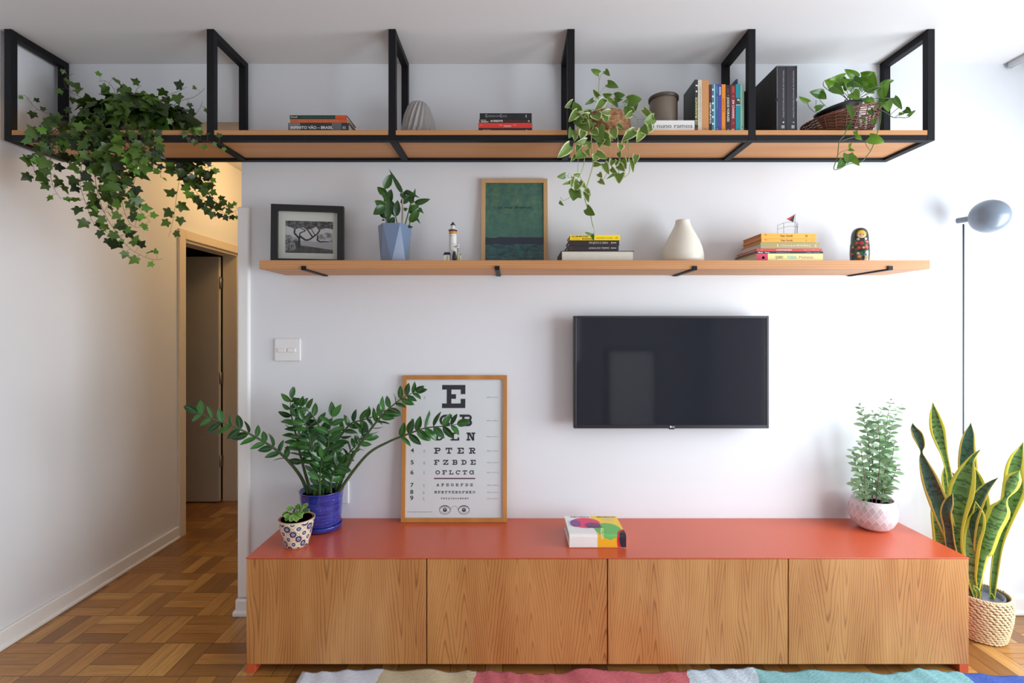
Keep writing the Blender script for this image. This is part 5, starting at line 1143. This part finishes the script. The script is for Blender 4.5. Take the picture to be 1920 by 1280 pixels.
for (x0, y0, x1, y1, wd, Y, mm) in [(752, 155, 630, 95, 75, -.2, m_pg), (870, 120, 940, 200, 65, -.2, m_pg), (920, 340, 1082, 400, 95, -.2, m_pg), (745, 545, 665, 445, 70, -.2, m_ph), (945, 550, 830, 515, 80, -.2, m_pg), (1045, 555, 1195, 535, 95, -.2, m_pg), (985, 640, 900, 570, 70, -.24, m_ph), (1275, 640, 1480, 600, 145, -.26, m_pg), (650, 615, 530, 690, 60, -.2, m_pg), (1015, 645, 1165, 605, 40, -.2, m_pg), (860, 660, 770, 610, 70, -.22, m_pg),
    (300, 665, 178, 740, 90, -.30, m_ph), (400, 800, 325, 660, 130, -.31, m_pg), (390, 830, 250, 980, 110, -.32, m_ph), (1250, 640, 1180, 650, 50, -.24, m_pg), (1300, 850, 1200, 740, 130, -.28, m_pg), (1310, 850, 1200, 915, 80, -.31, m_ph), (700, 870, 760, 960, 160, -.30, m_ph), (560, 900, 400, 900, 120, -.31, m_ph), (830, 640, 690, 790, 110, -.29, m_ph), (480, 1000, 590, 1140, 170, -.31, m_ph), (930, 830, 810, 830, 90, -.30, m_ph), (560, 850, 620, 790, 110, -.28, m_pg), (860, 900, 880, 1000, 110, -.30, m_ph), (520, 930, 570, 990, 150, -.32, m_ph), (1010, 620, 1080, 740, 70, -.22, m_pg),
    (1540, 790, 1715, 960, 90, -.33, m_ph), (1690, 930, 1535, 1000, 130, -.335, m_pg), (1510, 1080, 1590, 1200, 130, -.34, m_ph), (1590, 1000, 1665, 1130, 80, -.33, m_ph), (1400, 700, 1390, 800, 60, -.24, m_pg), (1090, 1040, 1180, 1130, 60, -.32, m_ph), (400, 880, 500, 960, 100, -.32, m_ph), (390, 960, 410, 1070, 100, -.32, m_pg), (640, 1000, 560, 1100, 110, -.31, m_pg)]: HL(hA, x0, y0, x1, y1, wd, Y, 9.145, mm)
for (x0, y0, x1, y1, wd, mm) in [(640, 20, 690, 185, 150, m_pg), (450, 50, 420, 140, 90, m_ph), (590, 40, 650, 90, 90, m_ph), (720, 80, 845, 160, 80, m_ph), (850, 30, 880, 140, 95, m_ph), (1125, 50, 980, 170, 100, m_ph), (1110, 30, 1010, 50, 60, m_ph), (1240, 45, 1170, 180, 95, m_ph), (1340, 0, 1270, 60, 90, m_ph), (300, 30, 260, 130, 80, m_pg), (350, 80, 340, 170, 60, m_ph), (480, 180, 360, 200, 80, m_ph), (400, 230, 365, 320, 70, m_ph),
    (265, 245, 122, 385, 105, m_ph), (690, 185, 665, 250, 90, m_ph), (760, 160, 805, 235, 110, m_ph), (440, 330, 355, 400, 100, m_pg), (345, 370, 285, 450, 40, m_ph), (530, 190, 535, 280, 50, m_pg), (500, 300, 530, 380, 60, m_ph), (640, 330, 765, 405, 80, m_ph), (620, 380, 600, 430, 90, m_ph), (950, 225, 940, 300, 80, m_ph), (930, 330, 940, 400, 60, m_ph), (600, 480, 690, 490, 60, m_ph), (735, 480, 790, 610, 75, m_ph), (980, 420, 1020, 540, 75, m_ph),
    (850, 430, 820, 500, 70, m_ph), (830, 540, 900, 600, 60, m_ph), (870, 610, 770, 675, 30, m_pg), (940, 615, 930, 730, 110, m_ph), (1160, 370, 1140, 480, 70, m_ph), (1090, 430, 1115, 580, 60, m_ph), (200, 630, 110, 650, 65, m_pg), (300, 705, 185, 750, 50, m_ph), (395, 630, 325, 620, 60, m_ph), (395, 720, 345, 830, 105, m_ph), (410, 720, 485, 810, 60, m_ph), (345, 840, 320, 960, 125, m_pg), (370, 850, 420, 930, 90, m_ph),
    (495, 820, 545, 900, 50, m_ph), (490, 860, 520, 980, 65, m_ph), (505, 1075, 600, 1155, 105, m_pg), (660, 610, 700, 660, 60, m_ph), (670, 700, 735, 750, 60, m_ph), (140, 985, 190, 1030, 35, m_pg), (910, 430, 890, 500, 60, m_ph), (930, 500, 1000, 570, 80, m_ph), (310, 660, 290, 790, 40, m_ph), (1000, 190, 1020, 130, 60, m_ph)]: HL(hB, x0, y0, x1, y1, wd, -.335, 7.11, mm)
def hs(fn, pts, Y=-.335, Y0=None, r=.0016): bs.tube(spline([W(*fn(x, y), (Y0 if (i == 0 and Y0 is not None) else Y)) for i, (x, y) in enumerate(pts)], .01), r, m_pst, 6)
hs(hA, [(770, 740), (755, 560), (765, 290), (810, 170), (870, 125)], -.2, -.18); hs(hA, [(765, 290), (750, 155)], -.2, r=.0009); hs(hA, [(770, 490), (920, 345)], -.2, r=.0009); hs(hA, [(980, 740), (1000, 640), (1045, 560)], -.2, r=.001); hs(hA, [(890, 740), (890, 600), (945, 550)], -.2, r=.001); hs(hA, [(1100, 760), (1200, 700), (1275, 645)], -.24, r=.0012)
hs(hA, [(1200, 760), (1340, 870), (1420, 960), (1400, 1080), (1250, 1180)], -.31, -.22); hs(hA, [(1330, 830), (1540, 785)], -.31, r=.0009); hs(hA, [(1430, 950), (1690, 930)], -.32, r=.0009); hs(hA, [(700, 780), (500, 800), (390, 830), (370, 1100), (372, 1200)], -.32, -.24); hs(hA, [(390, 840), (270, 760), (240, 740)], -.31, r=.001)
hs(hA, [(1250, 760), (1160, 640)], -.24, r=.001); hs(hA, [(820, 740), (700, 640), (650, 612)], -.21, r=.001)
hs(hB, [(600, -60), (560, 100), (575, 400), (580, 500), (530, 680), (480, 840), (470, 920), (505, 1050), (545, 1130), (570, 1260), (590, 1320)], r=.0022, Y0=-.30)
hs(hB, [(450, -40), (470, 200), (460, 480), (400, 640), (350, 700), (310, 780)], Y0=-.30); hs(hB, [(380, -20), (385, 300), (380, 580)], Y0=-.30, r=.001); hs(hB, [(380, 580), (430, 700), (410, 800)], r=.0009); hs(hB, [(345, 830), (260, 935), (180, 965), (150, 920)], r=.001); hs(hB, [(180, 965), (145, 990)], r=.0008)
hs(hB, [(300, 720), (245, 640), (200, 630)], r=.0009); hs(hB, [(245, 640), (272, 590)], r=.0008); hs(hB, [(900, -30), (915, 200), (930, 400), (920, 560), (940, 620)], Y0=-.30); hs(hB, [(1040, 60), (1060, 340), (1070, 560), (1040, 630), (980, 660)], Y0=-.31); hs(hB, [(1060, 340), (1160, 380)], r=.001)
hs(hB, [(740, 60), (800, 300), (780, 560), (715, 700)], Y0=-.31, r=.0012); hs(hB, [(590, 1320), (600, 1400), (560, 1430)], r=.0009); hs(hB, [(575, 470), (730, 475)], r=.0009)
for x_, y_, x2, y2 in ((560, 1430, 480, 1390), (575, 1420, 590, 1500)): HL(hB, x_, y_, x2, y2, 34, -.335, 7.11, m_pg)
bs.build('stems', t); bl.build('foliage', t)

# ------------------------------------------------------------ pothos in a black pot leaning in a wicker bowl
qx, qy = 1.578, -.165
t = thing('wicker_bowl', 'shallow brown wicker bowl holding a leaning black pot on the shelf', 'basket', (qx, qy, UZ))
m_wb = mat('red_brown_wicker', (112, 66, 44), .45, var=.35, vscale=50)
b = MB(); weave(b, (qx, qy, UZ+.004), [(.105, 0), (.130, .02), (.155, .06), (.172, .108)], m_wb, 22, .0029, .0035, 17, shear=.20, ry=.76); 
b.lathe([(0, 0), (.105, 0), (.108, .004), (0, .004)], (qx, qy, UZ+.0005), m_wb, 32, ry=.76); b.build('weave', t)
t = thing('potted_pothos', 'green pothos in a black plastic pot leaning in the wicker bowl', 'plant', (qx, qy, UZ+.02))
m_bp = mat('black_plastic', (26, 26, 30), .4); MT = Matrix.Rotation(math.radians(-13), 3, 'Y')
b = MB(); b.lathe([(.062, -.10), (.092, -.012), (.104, -.006), (.106, .006), (.102, .006), (.092, -.01), (.088, -.03)], (qx-.01, qy, UZ+.152), m_bp, 40, MT, ry=.9); b.build('pot', t)
b = MB(); b.lathe([(0, -.012), (.09, -.012)], (qx-.01, qy, UZ+.152), m_soil, 24, MT, ry=.9); b.build('soil', t)
m_po = leafmat('pothos_leaf', (56, 98, 28), (112, 156, 42), trans=.22, rough=.28, vein=(120, 160, 80)); m_pos = mat('pothos_stem', (78, 104, 56), .5, var=.2)
bs = MB(); bl = MB(); random.seed(51)
def pp(x, y): return (1480+x/5.82, 110+y/5.82)
PL = [(590, 205, 380, 245, 85, -.22), (495, 290, 385, 235, 75, -.24), (480, 300, 595, 390, 85, -.26), (350, 385, 222, 362, 90, -.25), (350, 385, 405, 440, 70, -.25), (285, 550, 385, 505, 55, -.27), (208, 475, 103, 413, 48, -.24), (730, 205, 603, 115, 78, -.2), (783, 190, 970, 170, 90, -.2), (890, 180, 960, 312, 80, -.22), (1020, 270, 1145, 235, 50, -.26), (1040, 262, 1055, 410, 75, -.27), (700, 310, 590, 220, 95, -.24), (690, 240, 800, 305, 100, -.26), (780, 240, 905, 290, 75, -.22), (640, 330, 605, 235, 65, -.2),
 (850, 300, 925, 380, 80, -.24), (1000, 325, 1040, 480, 65, -.28), (970, 465, 1050, 495, 60, -.28), (1050, 470, 1085, 580, 95, -.28), (1140, 430, 1230, 555, 60, -.27), (1265, 555, 1330, 585, 60, -.27), (1300, 627, 1378, 558, 35, -.27), (1195, 602, 1260, 600, 28, -.27), (830, 430, 885, 525, 55, -.27), (690, 370, 760, 445, 95, -.26), (650, 510, 690, 665, 48, -.33), (640, 770, 672, 690, 52, -.33), (720, 790, 740, 855, 36, -.33), (735, 850, 795, 888, 42, -.33), (872, 860, 1038, 912, 95, -.335), (668, 925, 655, 988, 26, -.33), (650, 985, 715, 1005, 30, -.33), (640, 1040, 635, 1145, 90, -.335), (585, 1110, 520, 1200, 78, -.335), (690, 1075, 765, 1168, 58, -.335),
 (870, 440, 930, 480, 50, -.3), (880, 560, 920, 620, 50, -.31), (800, 650, 830, 700, 36, -.32), (930, 660, 940, 720, 50, -.32), (530, 240, 480, 330, 60, -.2), (560, 230, 640, 300, 80, -.18), (820, 330, 760, 260, 70, -.2), (900, 330, 1000, 300, 40, -.22), (430, 330, 490, 300, 50, -.22)]
for x0, y0, x1, y1, wd, Y in PL: leaf_px(bl, pp(x0, y0), pp(x1, y1), wd/5.82*1.17, Y, Y-.012, m_po, w_heart, .55, .25, heart=.12, tilt=.3, nu=6, nv=8)
def ps(pts, Y, Y0=None, r=.0019): bs.tube(spline([W(*pp(x, y), (Y0 if (i == 0 and Y0 is not None) else Y)) for i, (x, y) in enumerate(pts)], .01), r, m_pos, 6)
ps([(700, 450), (770, 490), (700, 620), (650, 720), (590, 850), (545, 900), (525, 1060), (490, 1170), (490, 1210), (550, 1200), (640, 1150), (750, 1135), (800, 1115), (890, 1000), (930, 900), (960, 810), (990, 700), (1000, 570)], -.332, -.2); ps([(720, 440), (900, 490), (1000, 560), (1060, 590), (1130, 640), (1200, 640), (1290, 640), (1370, 575)], -.27, -.2); ps([(1160, 635), (1270, 550)], -.27, r=.0013); ps([(1100, 610), (1200, 530)], -.27, r=.0013)
ps([(330, 590), (270, 578), (210, 520), (200, 475)], -.25, -.2, .0013); ps([(290, 545), (292, 450)], -.26, r=.0013); ps([(400, 520), (340, 460), (335, 420)], -.25, -.2, .0013); ps([(640, 450), (560, 390), (470, 370), (375, 300), (372, 250)], -.22, -.18, .0016); ps([(560, 900), (720, 850)], -.33, r=.0013); ps([(530, 1050), (560, 1020), (655, 988)], -.33, r=.0012); ps([(870, 860), (830, 920), (880, 1000)], -.333, r=.0012)
for x0, y0, x1, y1, wd, Y in PL[:26]:
    if y0 < 470 and x0 > 400: ps([(700+random.uniform(-120, 60), 460), ((700+x0)/2+random.uniform(-30, 30), (440+y0)/2), (x0, y0)], Y, -.18, .0013)
bs.build('stems', t); bl.build('foliage', t)

# ------------------------------------------------------------ snake plant in a woven basket
sx, sy = 2.238, -.185
t = thing('plant_basket', 'round natural fibre woven basket on the floor right of the sideboard', 'basket', (sx, sy, 0)); m_sg = mat('seagrass', (222, 202, 162), .75, var=.25, vscale=70, bump=.3, bscale=500); m_sgi = mat('seagrass_inside', (160, 136, 104), .85, var=.3)
def prb(z): k = z/.205; return .090+.026*math.sin(min(1, k*1.25)*PI/2)-.004*max(0, k-.75)*4*.6
b = MB(); b.lathe([(0, .001)]+[(prb(.205*j/14)-.006, .001+.205*j/14) for j in range(15)]+[(prb(.205)-.012, .205)]+[(prb(.205*j/14)-.012, .205*j/14) for j in range(13, 0, -1)], (sx, sy, 0), m_sgi, 48)
rows = 17; rg = random.Random(9)
for j in range(rows):
    z = .010+.190*j/(rows-1); R = prb(z)-.003; n = 32
    for i in range(n):
        a = 2*PI*(i+.5*(j % 2))/n+rg.uniform(-.02, .02); M_ = Matrix.Rotation(a+PI/2, 3, 'Z') @ Matrix.Rotation(rg.uniform(.10, .32), 3, 'Y')
        b.ball((sx+R*math.cos(a), sy+R*math.sin(a), z+rg.uniform(-.001, .001)), (.0140, .0055, .0060), m_sg, 8, M_)
for k in range(2):
    n2 = 140; R = prb(.205)-.006; b.tube([(sx+(R+.003*math.sin(i*1.4+k*PI))*math.cos(2*PI*i/n2), sy+(R+.003*math.sin(i*1.4+k*PI))*math.sin(2*PI*i/n2), .206+.003*math.cos(i*1.4+k*PI)) for i in range(n2)], .0045, m_sg, 5, closed=True)
b.build('weave', t)
t = thing('snake_plant', 'tall snake plant with yellow edged leaves in a dark pot', 'plant', (sx, sy, .01)); ppx, ppy = sx-.012, sy-.005
b = MB(); b.lathe([(.066, .012), (.088, .195), (.092, .200), (.092, .207), (.086, .207), (.083, .19)], (ppx, ppy, 0), mat('grey_plastic_pot', (92, 98, 112), .35), 48); b.build('pot', t)
b = MB(); circ_soil(b, (ppx, ppy, 0), .083, .172); b.build('soil', t)
m_s1 = leafmat('banded_leaf', (104, 146, 72), (130, 168, 92), edge=(232, 222, 84), ew=.64, trans=.2, rough=.35, streak=(52, 82, 54)); m_s2 = leafmat('dark_banded_leaf', (52, 86, 70), (76, 108, 84), edge=(214, 190, 90), ew=.76, trans=.15, rough=.3, streak=(34, 56, 48))
random.seed(61)
def ribbon(pts, mm, Y0, Y1, roll=0, fold=.35):
    """pts: (px, py, width px) from the soil up"""
    k = len(pts); P3 = []; Wd = []
    for i, (x, y, w_) in enumerate(pts):
        Y = Y0+(Y1-Y0)*i/(k-1); P3.append(W(x, y, Y)); Wd.append(w_/S(Y))
    m_ = 6; out = []; ws = []
    PP = [P3[0]*2-P3[1]]+P3+[P3[-1]*2-P3[-2]]; WW = [Wd[0]]+Wd+[Wd[-1]]
    for i in range(1, k):
        for j in range(m_):
            u = j/m_; a, b_, c, d = PP[i-1:i+3]; out.append(.5*((2*b_)+(c-a)*u+(2*a-5*b_+4*c-d)*u*u+(3*b_-a-3*c+d)*u**3))
            a, b_, c, d = WW[i-1:i+3]; ws.append(max(.0004, .5*((2*b_)+(c-a)*u+(2*a-5*b_+4*c-d)*u*u+(3*b_-a-3*c+d)*u**3)))
    out.append(P3[-1]); ws.append(.0004)
    b = MB(); n = len(out); r = (random.random(), random.random()); nu = 6; acc = 0; tot = sum((out[i+1]-out[i]).length for i in range(n-1))
    for i in range(n):
        T = (out[min(i+1, n-1)]-out[max(i-1, 0)]).normalized(); view = (CAMV-out[i]).normalized(); sd = T.cross(view).normalized(); nn = sd.cross(T)
        ro = roll*(i/n); sd2 = sd*math.cos(ro)+nn*math.sin(ro); n2 = nn*math.cos(ro)-sd*math.sin(ro); w_ = ws[i]/2/max(.5, math.cos(ro))
        for j in range(nu+1):
            u = j/nu*2-1; b.v.append(out[i]+sd2*u*w_+n2*(abs(u)**1.5*w_*fold*(1 if roll >= 0 else -1)))
    for i in range(n-1):
        l = (out[i+1]-out[i]).length; v0, v1 = acc/.7, (acc+l)/.7; acc += l
        for j in range(nu): q_ = i*(nu+1)+j; b.face((q_, q_+1, q_+nu+2, q_+nu+1), mm, True, [(j/nu, v0), ((j+1)/nu, v0), ((j+1)/nu, v1), (j/nu, v1)], r)
    return b.build('leaf', t, solid=.0016)
def a7(*p): return [(1560+x/4.267, 730+y/4.267, w_/4.267) for x, y, w_ in p]
def a8(*p): return [(1700+x/4.268, 980+y/4.268, w_/4.268) for x, y, w_ in p]
ribbon(a8((540, 610, 40), (470, 420, 50))+a7((1010, 1330, 70), (925, 1100, 100), (850, 900, 125), (780, 710, 110), (728, 560, 50), (716, 500, 14), (712, 440, 50), (683, 360, 72), (655, 310, 45), (645, 268, 2)), m_s2, -.17, -.26, 0)
ribbon(a8((545, 610, 36), (480, 420, 40))+a7((1000, 1280, 44), (985, 1000, 46), (955, 800, 44), (930, 650, 36), (898, 520, 46), (868, 420, 76), (842, 310, 96), (820, 200, 62), (806, 98, 2)), m_s1, -.12, -.14, 0)
ribbon(a8((570, 610, 44), (530, 400, 70))+a7((1120, 1280, 110), (1105, 1000, 118), (1095, 780, 122), (1085, 600, 118), (1085, 450, 96), (1100, 350, 62), (1112, 262, 2)), m_s2, -.10, -.09, 0, .2)
ribbon(a8((560, 610, 44), (500, 420, 70))+a7((1010, 1330, 80), (985, 1150, 95), (1000, 980, 130), (1035, 820, 160), (1075, 680, 120), (1110, 570, 46), (1150, 515, 22), (1192, 476, 2)), m_s1, -.19, -.27, .25)
ribbon(a8((575, 610, 44), (560, 400, 60))+a7((1165, 1280, 90), (1190, 1050, 105), (1180, 880, 120), (1155, 740, 100), (1130, 650, 56), (1108, 588, 2)), m_s1, -.14, -.15, .1)
ribbon(a8((560, 615, 40), (520, 420, 56))+a7((1085, 1300, 90), (1085, 1130, 110), (1110, 1010, 112), (1160, 900, 96), (1225, 800, 60), (1280, 745, 30), (1332, 702, 2)), m_s2, -.20, -.29, .55)
ribbon(a8((565, 618, 36), (520, 440, 60), (515, 250, 96))+a7((1120, 1200, 112), (1150, 1090, 116), (1172, 1000, 80), (1160, 940, 40), (1148, 895, 2)), m_s1, -.22, -.28, .2)
ribbon(a8((555, 612, 30), (575, 470, 40), (610, 270, 66))+a7((1235, 1280, 96), (1280, 1120, 118), (1340, 980, 132), (1368, 910, 60), (1392, 860, 36), (1430, 780, 96), (1462, 710, 90), (1503, 643, 2)), m_s1, -.22, -.30, -.3)
ribbon(a8((682, 612, 34), (700, 420, 46), (735, 180, 56))+a7((1385, 1060, 80), (1430, 900, 120), (1462, 780, 140), (1460, 660, 116), (1480, 560, 90), (1508, 480, 40), (1531, 418, 2)), m_s1, -.20, -.20, 0)
ribbon(a8((530, 600, 40), (400, 400, 60))+a7((880, 1250, 88), (862, 1120, 96), (845, 980, 88), (832, 915, 46), (826, 880, 2)), m_s1, -.14, -.12, 0)
ribbon(a8((540, 605, 30), (450, 400, 50))+a7((960, 1280, 60), (930, 1100, 62), (915, 990, 70), (940, 900, 60), (965, 830, 2)), m_s2, -.20, -.26, .6)
ribbon(a8((545, 600, 30), (460, 380, 40))+a7((975, 1200, 50), (940, 950, 56), (925, 800, 62), (910, 690, 50), (900, 605, 2)), m_s1, -.10, -.09, 0)
ribbon(a8((560, 600, 30), (520, 380, 40))+a7((1050, 1200, 60), (1020, 950, 60), (1005, 790, 66), (995, 710, 46), (960, 662, 2)), m_s2, -.08, -.07, 0)
ribbon(a8((575, 615, 30), (580, 420, 44), (580, 250, 50))+a7((1195, 1180, 46), (1180, 1120, 2)), m_s2, -.17, -.18, 0)
ribbon(a8((560, 622, 22), (575, 585, 26), (568, 545, 30), (548, 520, 26), (535, 500, 2)), m_s1, -.24, -.25, 0); ribbon(a8((680, 620, 20), (682, 600, 34), (678, 572, 18), (672, 564, 2)), m_s1, -.215, -.22, 0)

# ------------------------------------------------------------ furniture behind the viewer (mirrored by the dark screen)
t = thing('framed_picture', 'large white picture in a dark frame leaning on the back wall', 'framed print', (1.72, -4.82, 0)); m_df = mat('dark_frame_wood', (36, 32, 32), .5)
b = MB()
for x0, x1, z0, z1 in ((1.36, 1.40, .02, 1.18), (2.03, 2.07, .02, 1.18), (1.40, 2.03, .02, .06), (1.40, 2.03, 1.14, 1.18)): b.box(x0, x1, -4.86, -4.83, z0, z1, m_df)
b.build('frame', t, bev=.003); b = MB(); b.box(1.39, 2.04, -4.855, -4.84, .05, 1.15, mat('picture_paper', (226, 226, 224), .6)); b.build('print', t)
